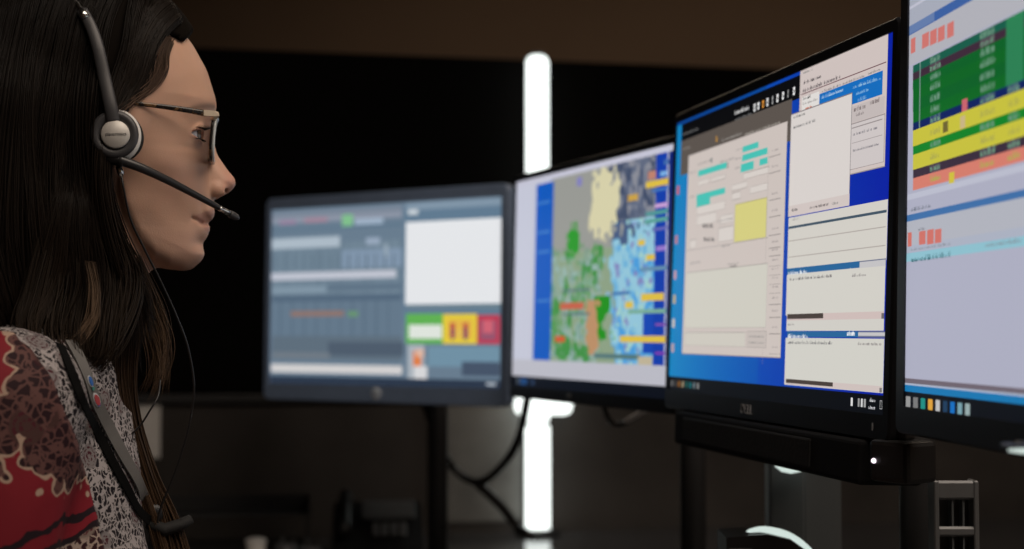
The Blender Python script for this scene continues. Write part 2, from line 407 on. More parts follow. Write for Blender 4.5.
# ------------------------------------------------------------------ monitors
def lines_of(A):
    """merge equal cells of an int grid into rectangles"""
    H, W = A.shape; openr = {}; out = []
    for y in range(H):
        row = A[y]; cut = np.flatnonzero(np.diff(row)) + 1
        st = np.concatenate(([0], cut)); en = np.concatenate((cut, [W])); cur = {}
        for a, b in zip(st.tolist(), en.tolist()):
            k = (a, b, int(row[a]))
            cur[k] = openr.pop(k, y)
        for k, y0 in openr.items(): out.append((k[0], y0, k[1], y, k[2]))
        openr = cur
    for k, y0 in openr.items(): out.append((k[0], y0, k[1], H, k[2]))
    return out
class Display:
    """picture on a display, painted in millimetres from its top left corner"""
    def __init__(s, W, H, res):
        s.W, s.H, s.res = W * 1000, H * 1000, res
        s.A = np.zeros((int(round(s.H * res)), int(round(s.W * res))), np.int32)
    def col(s, c): c = [int(max(0, min(255, v))) for v in c]; return (c[0] << 16) | (c[1] << 8) | c[2]
    def rect(s, x0, y0, x1, y1, c):
        r = s.res; a, b = int(round(x0 * r)), int(round(x1 * r)); e, f = int(round(y0 * r)), int(round(y1 * r))
        s.A[max(0, e):max(0, max(f, e + 1)), max(0, a):max(0, max(b, a + 1))] = s.col(c)
    def frame(s, x0, y0, x1, y1, c, w=.6):
        s.rect(x0, y0, x1, y0 + w, c); s.rect(x0, y1 - w, x1, y1, c); s.rect(x0, y0, x0 + w, y1, c); s.rect(x1 - w, y0, x1, y1, c)
    def text(s, x0, y, x1, h, c, dens=.75):
        """illegible tiny lettering: little strokes"""
        x = x0
        while x < x1:
            w = random.uniform(2.5, 8)
            xe = min(x + w, x1)
            xx = x
            while xx < xe:
                hh = h * random.choice((.6, .6, .75, 1))
                s.rect(xx, y + h - hh, xx + random.uniform(.5, .9), y + h, c)
                if random.random() < .55: s.rect(xx, y + h - random.choice((h * .3, h * .6)), xx + 1.3, y + h - random.choice((.0, h * .3)), c)
                xx += 1.4
            x = xe + random.uniform(1.2, 3)
    def mesh(s, name):
        R = lines_of(s.A); V = []; cols = []
        for x0, y0, x1, y1, c in R:
            a, b, t, u = x0 / s.res / 1000, x1 / s.res / 1000, (s.H - y0 / s.res) / 1000, (s.H - y1 / s.res) / 1000
            V += [(a, 0, u), (b, 0, u), (b, 0, t), (a, 0, t)]
            l = s2l((c >> 16, (c >> 8) & 255, c & 255)); cols += [l] * 4
        me = npmesh(name, V, np.arange(len(V)).reshape(-1, 4)); setcol(me, np.array(cols)); return me
class Monitor:
    def __init__(s, label, BL, yaw, tilt, W, H, res):
        s.W, s.H = W, H
        s.root = thing('monitor', label, 'monitor', BL, (-tilt, 0, yaw), 'computer monitors')
        s.R = Matrix.Rotation(yaw, 3, 'Z') @ Matrix.Rotation(-tilt, 3, 'X'); s.O = Vector(BL)
        s.d = Display(W, H, res)
    def uv(s, px, py):
        n = s.R @ Vector((0, 1, 0)); d = ray(px, py); t = (s.O - CAM).dot(n) / d.dot(n)
        q = s.R.transposed() @ (CAM + d * t - s.O)
        return q.x * 1000, (s.H - q.z) * 1000
    def q(s, x0, y0, x1, y1, c, frame=None, fw=.6):
        a, b = s.uv(x0, y0); e, f = s.uv(x1, y1)
        s.d.rect(a, b, e, f, c)
        if frame: s.d.frame(a, b, e, f, frame, fw)
    def hl(s, x0, y0, x1, c, w=.5):
        a, b = s.uv(x0, y0); e, _ = s.uv(x1, y0); e = s.xat(x1, b); s.d.rect(a, b, e, b + w, c)
    def xat(s, px, v):
        """mm across at pixel column px and height v"""
        py = 275.
        for _ in range(6):
            u, vv = s.uv(px, py); py += (v - vv) * .5
        return u
    def tx(s, x0, y0, x1, h, c):
        a, b = s.uv(x0, y0); s.d.text(a, b, s.xat(x1, b), h, c)
    def hardware(s, bl, br, bt, bb, mat, depth=.045, lip=.0014, r=.006):
        W, H = s.W, s.H
        bm = bmesh.new()
        def rr(x0, z0, x1, z1, rad, n=5):
            out = []
            for cx, cz, a0 in ((x1 - rad, z1 - rad, 0), (x0 + rad, z1 - rad, 90), (x0 + rad, z0 + rad, 180), (x1 - rad, z0 + rad, 270)):
                for k in range(n): a = math.radians(a0 + 90 * k / (n - 1)); out.append((cx + rad * math.cos(a), cz + rad * math.sin(a)))
            return out
        o = rr(-bl, -bb, W + br, H + bt, r); i = rr(0, 0, W, H, .0006)
        e = .0018
        oi = rr(-bl + e, -bb + e, W + br - e, H + bt - e, r)
        rings = [[bm.verts.new((p[0], y, p[1])) for p in q] for q, y in ((i, .002), (i, -lip), (oi, -lip), (o, -lip + e), (o, .014), (oi, .016))]
        for r0, r1 in zip(rings, rings[1:]):
            for k in range(len(o)): bm.faces.new((r0[k], r0[(k + 1) % len(o)], r1[(k + 1) % len(o)], r1[k]))
        part('bezel', bm, mat, s.root)
        bm = bmesh.new(); box(bm, (-bl + .003, .0035, -bb + .003), (W + br - .003, .022, H + bt - .003), .004)
        box(bm, (W * .18, .018, H * .12), (W * .82, depth, H * .88), .012, 3); part('back_shell', bm, mat, s.root)
        link('screen', s.d.mesh('screen'), M['screen'], s.root, False)
        bm = bmesh.new(); box(bm, (W / 2 - .06, depth - .001, H / 2 - .06), (W / 2 + .06, depth + .008, H / 2 + .06), .003); part('mounting_plate', bm, M['rail'], s.root)
        s.depth = depth
    def text_logo(s, txt, size, x, z, y=-.0017, mat='logo_grey'):
        me = text_mesh(txt, size); o = link('logo', me, M[mat], s.root, False, (x, y, z), (PI / 2, 0, 0)); return o
    def post(s, label, drop=True):
        """arm from the back plate to a clamp post on the desk"""
        c = s.O + s.R @ Vector((s.W / 2, s.depth + .008, s.H / 2)); n = s.R @ Vector((0, 1, 0)); n.z = 0; n.normalize()
        b = c + n * .11
        t = thing('pole_stand', label, 'monitor stand', (b.x, b.y, DZ), group='pole stands behind the monitors')
        lo = Vector((b.x, b.y, DZ))
        bm = bmesh.new(); box(bm, (-.05, -.05, 0), (.05, .05, .012), .004); part('clamp_base', bm, M['rail'], t)
        bm = bmesh.new(); tube(bm, [(0, 0, .012), (0, 0, c.z - DZ + .05)], .0175, 24); part('pole', bm, M['rail'], t, True)
        bm = bmesh.new(); lathe(bm, [(0, c.z - DZ - .025), (.026, c.z - DZ - .025), (.026, c.z - DZ + .025), (0, c.z - DZ + .025)], 28); part('collar', bm, M['column'], t, True)
        bm = bmesh.new(); tube(bm, [Vector((0, 0, c.z - DZ)) - n * .02, Vector((0, 0, c.z - DZ)) - n * .105], .014, 12); part('arm', bm, M['column'], t, True)

# --- right of the four is cut by the frame
WHITE = (206, 203, 198)
m3 = Monitor('wide black monitor second from the right showing a beige entry form beside white windows', at(668.6, 389.5, 1.63), -1.346, .0405, .516, .3063, 2.2)
d = m3.d
for k in range(60):   # wallpaper: a blue that deepens to the right
    t = k / 59; x0 = d.W * k / 60
    c = (20 + (8 - 20) * t ** .8, 130 + (42 - 130) * t ** .9, 190 + (160 - 190) * t) if t < .5 else (14 - 8 * (t - .5), 74 - 80 * (t - .5), 175 - 30 * (t - .5))
    d.rect(x0, 0, x0 + d.W / 60 + 1, d.H, c)
q, tx, hl = m3.q, m3.tx, m3.hl
DK = (60, 58, 60); GR = (150, 144, 142)
d.rect(0, 0, d.W * .5, 3, (10, 70, 150))
q(682, 124.5, 799.5, 98.5, (9, 10, 13)); q(681.5, 141.5, 791, 141, (92, 84, 78))
tx(683, 133, 698, 3, (110, 110, 110)); tx(735, 110.5, 748.5, 4.2, (205, 205, 205)); tx(735, 118.5, 752, 2.5, (110, 110, 110))
for x, c in ((754.5, (230, 230, 230)), (758.3, (240, 240, 240)), (763, (225, 150, 60)), (767.5, (225, 225, 225)), (772.5, (170, 170, 170)), (777.5, (230, 230, 230)), (783, (240, 240, 240)), (788, (150, 150, 150)), (794, (238, 238, 238))):
    yy = 108 - (x - 754) * .415
    a_, b_ = m3.uv(x, yy); w_ = 4.4 if c[0] > 200 else 2.6
    d.rect(a_ - w_ / 2, b_ - 4, a_ + w_ / 2, b_ + 3.5, c); d.rect(a_ - w_ / 5, b_ - 1.4, a_ + w_ / 4, b_ + 1.4, (30, 30, 32))
a_, b_ = m3.uv(716, 139); d.rect(a_, b_ - 3, a_ + 3.5, b_ + 3.5, (190, 140, 60))
tx(722, 139, 742, 2.6, (160, 155, 150)); tx(745, 133, 780, 2.6, (165, 158, 150)); tx(683, 148, 690, 2.4, (160, 155, 150))
q(688.6, 155.5, 780.5, 358, (204, 193, 187), (150, 140, 136))
CY = (72, 192, 180)
for r_ in ((698.4, 171, 726.5, 168), (696.7, 195, 725, 193.2), (696.7, 200.2, 709.8, 205), (742.6, 147, 758.2, 147.5), (742.2, 155.5, 767.4, 153.6), (741, 164.5, 753.6, 168.9), (759.7, 159.5, 767.4, 163.6)): q(*r_, CY)
for r_ in ((743.3, 173.3, 769, 172.8), (698, 181, 709, 183.5), (711, 178, 725.5, 178.5), (732, 185, 747, 187.5), (750, 187, 767.5, 190), (732, 193, 740.5, 198.5), (697, 207, 725, 209), (697, 216, 716, 222), (718.5, 228, 733, 240), (720, 216, 733, 222), (690, 240, 696, 248)):
    q(*r_, (214, 206, 200), (168, 158, 152))
q(735.2, 204.5, 765.8, 237.4, (212, 205, 128), (180, 172, 120))
for r_ in ((690, 172, 696), (690, 196, 695), (736, 149, 741), (735, 158, 740), (735, 167, 739), (698, 163, 712), (720, 161, 735), (718, 220, 732), (722, 245, 730), (690, 262, 700), (728, 263, 738)): tx(r_[0], r_[1], r_[2], 2.4, GR)
for x_, y_ in ((703, 224), (706, 224), (710, 224), (704, 237.5), (707.5, 237.5), (711.5, 237.5)):
    a_, b_ = m3.uv(x_, y_); d.rect(a_, b_, a_ + 4, b_ + 4, (90, 84, 84)); d.rect(a_ + 5, b_ + 1, a_ + 8, b_ + 5, (130, 122, 120))
a_, b_ = m3.uv(711, 158); d.rect(a_, b_, a_ + 3, b_ + 5, (20, 70, 80)); a_, b_ = m3.uv(727.5, 162); d.rect(a_, b_, a_ + 2, b_ + 7, DK)
hl(686, 250.5, 768, (140, 132, 130), .6)
for y_ in (157, 173, 200, 217, 235, 248, 256, 266, 275, 284, 293, 304, 317, 333, 353):
    hl(769, y_ - (769 - 770) * .2, 780.5, (150, 141, 138), .8); tx(772, y_ - 7.5, 778, 2.2, (160, 150, 148))
a_, b_ = m3.uv(768.7, 150); d.rect(a_, b_, a_ + .7, d.H - 35, (160, 150, 146))
q(686.6, 272.6, 765.7, 327.8, (206, 203, 192), (170, 162, 156)); tx(730, 265, 737, 2.5, DK)
q(684.8, 332, 745, 347, (205, 200, 190), (172, 164, 158)); q(747, 331, 766, 348, (196, 186, 180), (160, 150, 146)); tx(749, 335, 764, 2.2, GR); tx(749, 341, 764, 2.2, GR)
# mail style window top right
q(800.4, 70.5, 884.8, 166.5, (206, 193, 189), (150, 142, 142))
tx(803, 71.5, 812, 2.6, GR); tx(803.5, 81, 822, 3.2, (70, 66, 70)); tx(803, 88.5, 840, 4, (96, 86, 90)); hl(801, 94.5, 886, (112, 78, 84), 1)
q(802, 98, 818.5, 122, (222, 218, 214)); tx(803, 97, 811, 3, DK); tx(803, 102.5, 817, 2.6, GR); tx(805, 107, 813, 3, (200, 90, 40))
tx(822, 90, 864, 2.6, GR); tx(868, 72, 880, 2.4, GR)
q(819.5, 94, 882.2, 94, (22, 108, 188))
tx(822, 95.5, 843, 2.8, (170, 200, 225)); tx(853, 85.5, 876, 3, (140, 185, 220)); tx(856, 92, 868, 3, (120, 170, 215)); tx(858, 98, 866, 3, (120, 170, 215)); tx(870, 80, 880, 3, (120, 170, 215))
q(851, 107, 884.4, 113, (194, 184, 182)); tx(854, 107, 866, 4, (120, 108, 108)); tx(870, 100, 879, 4, (120, 108, 108)); tx(856, 113, 864, 3, (140, 130, 130))
q(851, 124, 883.8, 162, (205, 197, 196), (150, 140, 140))
for y_ in (133, 149): tx(853, y_, 878, 2.4, (128, 124, 130))
for y_ in (128, 143): hl(852, y_, 882, (150, 140, 140), .6)
# blank pop-up
q(791, 114.5, 849.3, 205.6, (216, 209, 205), (120, 112, 116), .8); tx(793.5, 116, 805, 2.6, (110, 110, 110)); tx(793.5, 126, 815, 2.6, (130, 128, 128))
q(789, 206.5, 849.3, 205.6, (208, 196, 192)); tx(792, 208.5, 797, 2.8, DK); tx(810, 205.8, 829, 2.8, (110, 100, 100)); tx(832, 202, 838, 2.5, GR)
# lower right windows
q(788.6, 218, 886.4, 260, (210, 206, 198)); tx(792, 218.5, 799, 2.2, GR)
a_, b_ = m3.uv(788.7, 226.5); e_ = m3.xat(886.5, b_); d.rect(a_, b_, e_, b_ + 2.4, (66, 84, 100))
for y_ in (241, 257): hl(788.5, y_, 885.5, (176, 168, 162), .8)
def header(y0, y1, xs):
    q(787.2, y0, 886, y1 - 1.2, (196, 194, 196), (110, 116, 140), 1.2); q(787.2, y0, xs, y1 - 1.2, (40, 100, 152))
    tx(788, y0 + 2.6, 807, 3.6, (228, 232, 236)); a_, b_ = m3.uv(847, y0 - .5); d.text(a_, b_, a_ + 15, 4, (228, 232, 236))
header(268.5, 268.9, 859.5)
q(787, 275.2, 884.2, 313, (210, 207, 199)); tx(790, 277.5, 832, 2.8, (120, 116, 116)); tx(852, 274, 866, 2.5, GR)
q(787, 314.2, 884, 319.8, (206, 188, 184)); q(787.3, 314.4, 823, 318.5, (72, 62, 58)); q(881.5, 313.2, 884, 319.8, (110, 104, 104))
q(786.6, 320.5, 883.8, 331, (208, 205, 198)); tx(788, 323, 794, 2.2, GR)
header(331.2, 338.6, 858)
q(785.6, 338, 882.8, 393, (209, 207, 199)); tx(788, 340.5, 832, 2.8, (118, 116, 118)); tx(858, 342, 881, 2.4, GR)
q(785.5, 378.6, 881.8, 392.6, (206, 192, 188)); q(786, 378.8, 832.7, 386.6, (72, 62, 58)); q(879.5, 387.5, 881.8, 392.6, (120, 114, 114))
# desktop icons and taskbar
for y_, c in ((191, (200, 90, 100)), (240, (190, 120, 130)), (275, (200, 150, 160)), (299, (190, 170, 120)), (323, (200, 190, 180)), (348, (190, 160, 160))):
    a_, b_ = m3.uv(675, y_); d.rect(5, b_ - 5, 13, b_ + 5, c)
TB = d.H - 15.5
d.rect(0, TB, d.W, d.H, (8, 11, 17))
for k, c in enumerate(((150, 150, 150), (90, 90, 90), (200, 130, 50), (220, 200, 160), (40, 130, 120), (30, 150, 160), (140, 160, 170), (170, 170, 170))):
    d.rect(8 + k * 12, TB + 4.5, 13.5 + k * 12, TB + 11, tuple(int(v * .75) for v in c))
for x_, c in ((851, 220), (858, 150), (861, 210), (864, 160)):
    a_ = m3.xat(x_, TB + 7); d.rect(a_, TB + 4, a_ + 3.4, TB + 11, (c, c, c))
a_ = m3.xat(870, TB + 7); d.text(a_, TB + 3, a_ + 9, 3, (200, 200, 205)); d.text(a_ - 2, TB + 9, a_ + 9, 3, (200, 200, 205)); a_ = m3.xat(880, TB + 7); d.frame(a_, TB + 4, a_ + 4, TB + 11, (190, 190, 190))
m3.hardware(.010, .010, .011, .021, M['bezel'])
m3.text_logo('DELL', .0135, .2365, -.0105)
bm = bmesh.new(); box(bm, (m3.W - .017, -.0020, -.013), (m3.W - .0155, -.0010, -.007)); part('power_light', bm, M['logo_grey'], m3.root)
m3.post('dark pole stand behind the monitor with the beige form')
# loudspeaker bar hung below it
sb = thing('speaker_bar', 'long black speaker bar hanging under the monitor with the beige form', 'speaker', m3.root.location, m3.root.rotation_euler)
bm = bmesh.new(); box(bm, (.045, -.008, -.0580), (.490, .050, -.0215), .004, 3); part('housing', bm, M['bar'], sb)
bm = bmesh.new(); box(bm, (.075, -.0098, -.053), (.40, -.006, -.027), .002); part('grille', bm, M['softblack'], sb)
# small camera unit with a white light at its right end
cb = thing('camera_unit', 'small black box with a white pinpoint light under the right end of the form monitor', 'camera', at(868, 481, 1.13), (0, 0, -1.0))
bm = bmesh.new(); box(bm, (0, 0, 0), (.040, .035, .033), .004); part('housing', bm, M['black'], cb)
bm = bmesh.new(); bmesh.ops.create_uvsphere(bm, u_segments=14, v_segments=10, radius=.0021); bmesh.ops.translate(bm, vec=(.007, -.0008, .0165), verts=bm.verts); part('indicator_light', bm, M['led'], cb, True)
bm = bmesh.new(); box(bm, (.012, .012, .033), (.028, .024, .047), .002); part('clip', bm, M['black'], cb)
u_ = Matrix.Rotation(1.0, 3, 'Z') @ (m3.O + m3.R @ Vector((m3.W - .012, .008, -.016)) - Vector(cb.location))
bm = bmesh.new(); tube(bm, [Vector((.02, .018, .03)), u_], .004, 10); part('bracket', bm, M['black'], cb, True)

# --- map monitor
m2 = Monitor('black monitor showing a colourful map, third from the right', at(512, 385.5, 2.095), -1.172, .026, .474, .3, 1.0)
d = m2.d; q = m2.q
d.rect(0, 0, d.W, d.H, (196, 198, 214))
# the map itself: value-noise regions
nx_, ny_ = d.A.shape[1], d.A.shape[0]
def vnoise(w, h, cell, seed):
    r = np.random.default_rng(seed); g = r.random((int(h / cell) + 3, int(w / cell) + 3))
    y = np.arange(h) / cell; x = np.arange(w) / cell; yi = y.astype(int); xi = x.astype(int); fy = (y - yi)[:, None]; fx = (x - xi)[None]
    fy = fy * fy * (3 - 2 * fy); fx = fx * fx * (3 - 2 * fx)
    a = g[np.ix_(yi, xi)]; b = g[np.ix_(yi, xi + 1)]; c = g[np.ix_(yi + 1, xi)]; e = g[np.ix_(yi + 1, xi + 1)]
    return (a * (1 - fx) + b * fx) * (1 - fy) + (c * (1 - fx) + e * fx) * fy
n1 = vnoise(nx_, ny_, 26, 1) * .6 + vnoise(nx_, ny_, 11, 2) * .4; n2 = vnoise(nx_, ny_, 9, 3); n3 = vnoise(nx_, ny_, 30, 4) * .5 + vnoise(nx_, ny_, 7, 5) * .5
n4 = vnoise(nx_, ny_, 14, 6) * .7 + vnoise(nx_, ny_, 5, 8) * .3
XX, YY = np.meshgrid(np.arange(nx_) / nx_, np.arange(ny_) / ny_)
def colr(c): return d.col(c)
mapm = np.full((ny_, nx_), colr((152, 153, 148)))
mapm[(YY > .42)] = colr((140, 160, 132))
mapm[(YY > .44) & (n2 > .45) & (XX < .5)] = colr((150, 178, 172)); mapm[(YY > .40) & (n2 > .68) & (XX < .5)] = colr((120, 152, 140))
mapm[(n1 > .62) & (XX < .50) & (YY > .40)] = colr((66, 142, 70)); mapm[(n3 > .70) & (XX < .50) & (YY > .38)] = colr((84, 150, 84))
lake = (XX + (n1 - .5) * .28 > .56) & (YY > .26)
mapm[lake] = colr((110, 176, 214)); mapm[lake & (n1 > .52)] = colr((146, 196, 216)); mapm[lake & (n1 < .40)] = colr((74, 154, 216)); mapm[lake & (n4 > .70)] = colr((130, 130, 186)); mapm[lake & (n2 < .22)] = colr((160, 204, 200)); mapm[lake & (YY < .42) & (n1 < .5)] = colr((72, 92, 128))
top = (YY < .30) & (XX > .52); mapm[top] = colr((96, 106, 128)); mapm[top & (n2 > .55)] = colr((138, 140, 150)); mapm[top & (n4 < .4)] = colr((66, 78, 104))
mapm[((XX - .50 - (n1 - .5) * .14) ** 2 / .014 + (YY - .19 - (n2 - .5) * .1) ** 2 / .030) < 1] = colr((214, 208, 170))
mapm[((XX - .22) ** 2 / .004 + (YY - .37 - (n2 - .5) * .12) ** 2 / .005) < 1] = colr((44, 150, 44))
mapm[(abs(XX - .50 - (n1 - .5) * .2) < .045) & (YY > .66) & (YY < .88)] = colr((34, 142, 30))
mapm[(abs(XX - .42 - (n1 - .5) * .1) < .05) & (YY > .68) & (YY < .96)] = colr((186, 142, 104))
a0, b0 = m2.uv(552, 178); a1, b1 = m2.uv(664, 366)
r_ = d.res
ya, yb, xa_, xb_ = int(max(0, m2.uv(600, 165)[1]) * r_), int(b1 * r_), int(a0 * r_), int(a1 * r_)
ys = (np.linspace(0, ny_ - 1, yb - ya)).astype(int); xs_ = (np.linspace(0, nx_ - 1, xb_ - xa_)).astype(int)
d.A[ya:yb, xa_:xb_] = mapm[np.ix_(ys, xs_)]
q(536.5, 185, 550, 362, (16, 88, 186))
for y_ in (203, 232, 252, 300): m2.hl(537, y_, 550, (70, 130, 200), 3)
vr = m2.xat(654, 150)
d.rect(vr, ya / r_ - 2, a1, b1, (20, 62, 168))
v2 = m2.xat(655, 340); d.rect(m2.xat(643, 200), b1 - 62, vr, b1 - 14, (24, 70, 176))
def bar(x0, x1, y, h_, c): a_, b_ = m2.uv(x0, y); e_ = m2.xat(x1, b_); d.rect(a_, b_, e_, b_ + h_, c)
GD = (220, 188, 70)
for b_ in ((646, 671, 182, 8, GD), (641, 664, 294, 9, GD), (620, 667, 336, 8, GD), (646, 655, 255, 7, GD), (625, 633, 302, 8, GD), (638, 645, 240, 7, GD), (628, 638, 195, 8, (200, 160, 70)),
           (646, 670, 212, 5, (80, 150, 150)), (644, 670, 220, 5, (90, 160, 150)), (655, 670, 204, 5, (200, 160, 210)), (652, 669, 190, 3, (70, 120, 190)), (640, 668, 268, 5, (100, 140, 170)), (628, 668, 310, 5, (120, 170, 150)),
           (560, 584, 303, 9, (196, 98, 74)), (555, 565, 336, 8, (206, 88, 52)), (652, 668, 229, 3, (110, 110, 180)), (656, 666, 246, 6, (150, 120, 200)), (655, 667, 323, 3, (130, 80, 170)), (655, 666, 352, 3, (130, 60, 170)), (648, 656, 172, 10, (190, 130, 110)), (660, 667, 172, 6, (120, 170, 220)),
           (577, 582, 178, 12, (130, 128, 190)), (594, 640, 353, 6, (84, 118, 120)), (638, 652, 356, 12, (190, 178, 150)), (612, 630, 292, 4, (60, 110, 170)), (562, 590, 290, 3, (100, 118, 130)), (562, 590, 313, 3, (96, 118, 120)), (664, 671, 160, 6, (70, 110, 170))):
    bar(*b_)
d.rect(0, 0, d.W, m2.uv(600, 168)[1], (196, 196, 212)); d.rect(a1 + 3, m2.uv(600, 168)[1], d.W, b1 + 4, (14, 40, 120))
TB = d.H - 15; d.rect(0, b1, d.W, TB, (186, 186, 196)); d.rect(0, TB, d.W, d.H, (10, 15, 26)); d.rect(30, TB + 3, 55, TB + 12, (30, 70, 120)); d.rect(70, TB + 3, 80, TB + 12, (40, 60, 90)); d.rect(20, TB + 4, 26, TB + 11, (90, 100, 110))
m2.hardware(.008, .010, .010, .017, M['bezel'])
bm = bmesh.new(); lathe(bm, [(0, 0), (.0055, 0), (.0055, .001), (.004, .0012), (0, .0012)], 24, Matrix.Translation((.2, -.0013, -.0085)) @ Matrix.Rotation(PI / 2, 4, 'X')); part('logo', bm, M['steel'], m2.root, True)
m2.post('dark pole stand behind the monitor with the map')

# --- grey-framed monitor on the left
m1 = Monitor('blue-grey framed monitor on the far left with a dull grey interface', at(270, 383, 2.45), -.5686, .0115, .474, .298, 1.0)
d = m1.d; q = m1.q
d.rect(0, 0, d.W, d.H, (104, 124, 142))
for k in range(40):
    v = random.uniform(-7, 7); d.rect(d.W * k / 40 * .59, d.H * .2, d.W * (k + 1) / 40 * .59, d.H * .62, (110 + v, 130 + v, 146 + v))
def mb(x0, x1, y, h_, c): a_, b_ = m1.uv(x0, y); d.rect(a_, b_, m1.xat(x1, b_), b_ + h_, c)
mb(272, 402, 213, 16, (122, 134, 150)); mb(272, 402, 219, 9, (140, 148, 164)); mb(304, 328, 218, 8, (160, 132, 150)); mb(342, 353, 215, 22, (128, 190, 140)); mb(355, 383, 219, 10, (158, 176, 196)); mb(280, 296, 221, 7, (150, 128, 156))
mb(272, 402, 230, 4, (92, 116, 136)); mb(272, 340, 239, 18, (172, 186, 198)); mb(342, 402, 250, 30, (128, 148, 170)); mb(366, 380, 238, 12, (150, 166, 186)); mb(384, 388, 244, 22, (150, 166, 180))
for x_ in range(276, 400, 9): mb(x_, x_ + 1.5, 254, 26, (96, 116, 132))
mb(271, 396, 273, 13, (190, 194, 206)); mb(272, 326, 287, 12, (128, 148, 164)); mb(328, 402, 284, 12, (96, 116, 134)); mb(272, 402, 296, 52, (84, 104, 124)); mb(272, 402, 302, 60, (100, 120, 138))
for x_ in range(280, 400, 12): mb(x_, x_ + 1.2, 300, 64, (84, 104, 122))
mb(291, 344, 311, 9, (142, 116, 108)); mb(348, 358, 311, 9, (104, 148, 112)); mb(272, 402, 336, 40, (94, 110, 124)); mb(328, 404, 342, 22, (78, 92, 108)); mb(271, 402, 364, 14, (208, 206, 206)); mb(272, 330, 352, 10, (112, 122, 132))
mb(404, 503, 205, 190, (96, 122, 144)); mb(406, 502, 203, 12, (128, 148, 166)); mb(408, 418, 210, 8, (200, 208, 214))
q(406, 222.5, 501.8, 303, (228, 230, 233)); mb(406, 502, 306, 5, (110, 130, 140))
q(406, 314, 444, 343.5, (96, 176, 84)); q(409, 325, 442, 339, (222, 228, 220)); q(443, 314, 477, 344, (226, 200, 62)); q(448, 320, 472, 338, (226, 180, 74))
for x_ in (450, 463): q(x_, 323, x_ + 5, 338, (190, 70, 70)); q(x_ + 1.5, 328, x_ + 3.6, 340, (90, 70, 110))
q(457, 330, 461, 337, (220, 190, 90)); q(477, 315, 500, 344, (188, 58, 82)); q(480, 320, 496, 340, (150, 86, 110)); q(483, 320, 493, 333, (206, 100, 116))
q(408, 345, 424, 383, (170, 178, 186)); q(413, 351, 421, 366, (222, 126, 70)); q(416, 349, 424, 357, (220, 180, 160)); q(414, 366, 427, 381, (214, 214, 216)); mb(428, 500, 346, 32, (112, 144, 164)); mb(462, 500, 362, 22, (70, 84, 104))
d.rect(0, d.H - 13, d.W, d.H, (44, 56, 74)); mb(486, 496, 383, 4, (180, 190, 200))
m1.hardware(.013, .013, .020, .028, M['bluegrey'], r=.012, lip=.003)
bm = bmesh.new(); lathe(bm, [(0, 0), (.0095, 0), (.0095, .001), (.008, .0014), (0, .0014)], 32, Matrix.Translation((.233, -.0028, -.0125)) @ Matrix.Rotation(PI / 2, 4, 'X')); badge = part('logo_badge', bm, pmat('pale_blue_badge', (.75, .82, .90), .4), m1.root, True)
me = text_mesh('hp', .012); link('logo_lettering', me, M['bluegrey'], badge, False, (.233, -.0044, -.0115), (PI / 2, 0, 0))
m1.post('dark pole stand behind the blue-grey framed monitor')

# --- nearest monitor on the right
m4 = Monitor('nearest black monitor at the right edge showing green and yellow table rows', at(904.8, 406.3, 1.085), -math.radians(84.9), .024, .531, .32, 1.4)
d = m4.d; q = m4.q
d.rect(0, 0, d.W, d.H, (172, 173, 192))
_, h0 = m4.uv(912, 62)
def row(py, py2, c, x0=913.0):
    a_, b_ = m4.uv(x0, py); _, f_ = m4.uv(x0, py2); d.rect(a_, b_, d.W, f_, c); return b_, f_
def band(py, py2, c): _, b_ = m4.uv(909, py); _, f_ = m4.uv(909, py2); d.rect(0, b_, d.W, f_, c)
band(0, 27, (166, 170, 184)); band(27, 36, (60, 96, 160)); band(8, 10, (190, 190, 205)); band(36, 66, (176, 176, 184))
u50 = m4.xat(934, m4.uv(909, 30)[1]); d.rect(0, m4.uv(909, 27)[1], u50, m4.uv(909, 35)[1], (100, 124, 170))
for x_ in (911, 922, 930, 938, 947):
    a_, b_ = m4.uv(x_, 47 - (x_ - 910) * .42); d.rect(a_, b_ - 5.5, m4.xat(x_ + (4 if x_ < 915 else 6.5), b_), b_ + 5.5, (204, 116, 110))
rows = [(66, 73, (24, 92, 74)), (73, 81, (62, 42, 58)), (81, 90, (10, 96, 40)), (90, 101, (12, 100, 36)), (101, 112, (10, 96, 40)), (112, 123, (12, 102, 36)), (123, 131, (14, 34, 94)), (131, 147, (198, 192, 62)), (147, 155, (16, 128, 40)), (155, 170, (198, 192, 62)), (170, 178, (58, 44, 60)), (178, 191, (212, 124, 108))]
for y0_, y1_, c in rows:
    b_, f_ = row(y0_, y1_, c)
    m_ = (b_ + f_) / 2
    dark = sum(c) > 350
    tcol = (172, 168, 80) if dark else (110, 150, 125)
    for x_, x2_ in ((930, 940), (980, 994), (1008, 1019)):
        a_ = m4.xat(x_, m_); e_ = m4.xat(x2_, m_)
        if not dark: d.rect(a_, m_ - 2.6, e_, m_ + 3.2, tuple(int(v * .75 + 38) for v in c))
        d.text(a_, m_ - 3, e_, 5, tcol)
a_ = m4.xat(919, 100); d.rect(a_, m4.uv(913, 66)[1], a_ + 2, m4.uv(913, 131)[1], (110, 140, 130))
a_ = m4.xat(1006, 60); d.rect(a_, m4.uv(913, 66)[1], a_ + 26, m4.uv(913, 123)[1], (44, 128, 84))
for x_, y_, c in ((962, 106, (200, 100, 110)), (960, 123, (200, 180, 130)), (943, 128, (110, 100, 50)), (949, 179, (206, 190, 60))):
    a_, b_ = m4.uv(x_, y_); d.rect(a_, b_ - 4, m4.xat(x_ + 5, b_), b_ + 4, c)
band(194, 200, (186, 188, 204)); band(214.5, 221, (62, 110, 166)); band(221, 246, (176, 178, 188)); band(253, 262, (140, 190, 204)); band(246, 252, (170, 176, 192))
m4.tx(911, 208, 930, 3, (110, 116, 130))
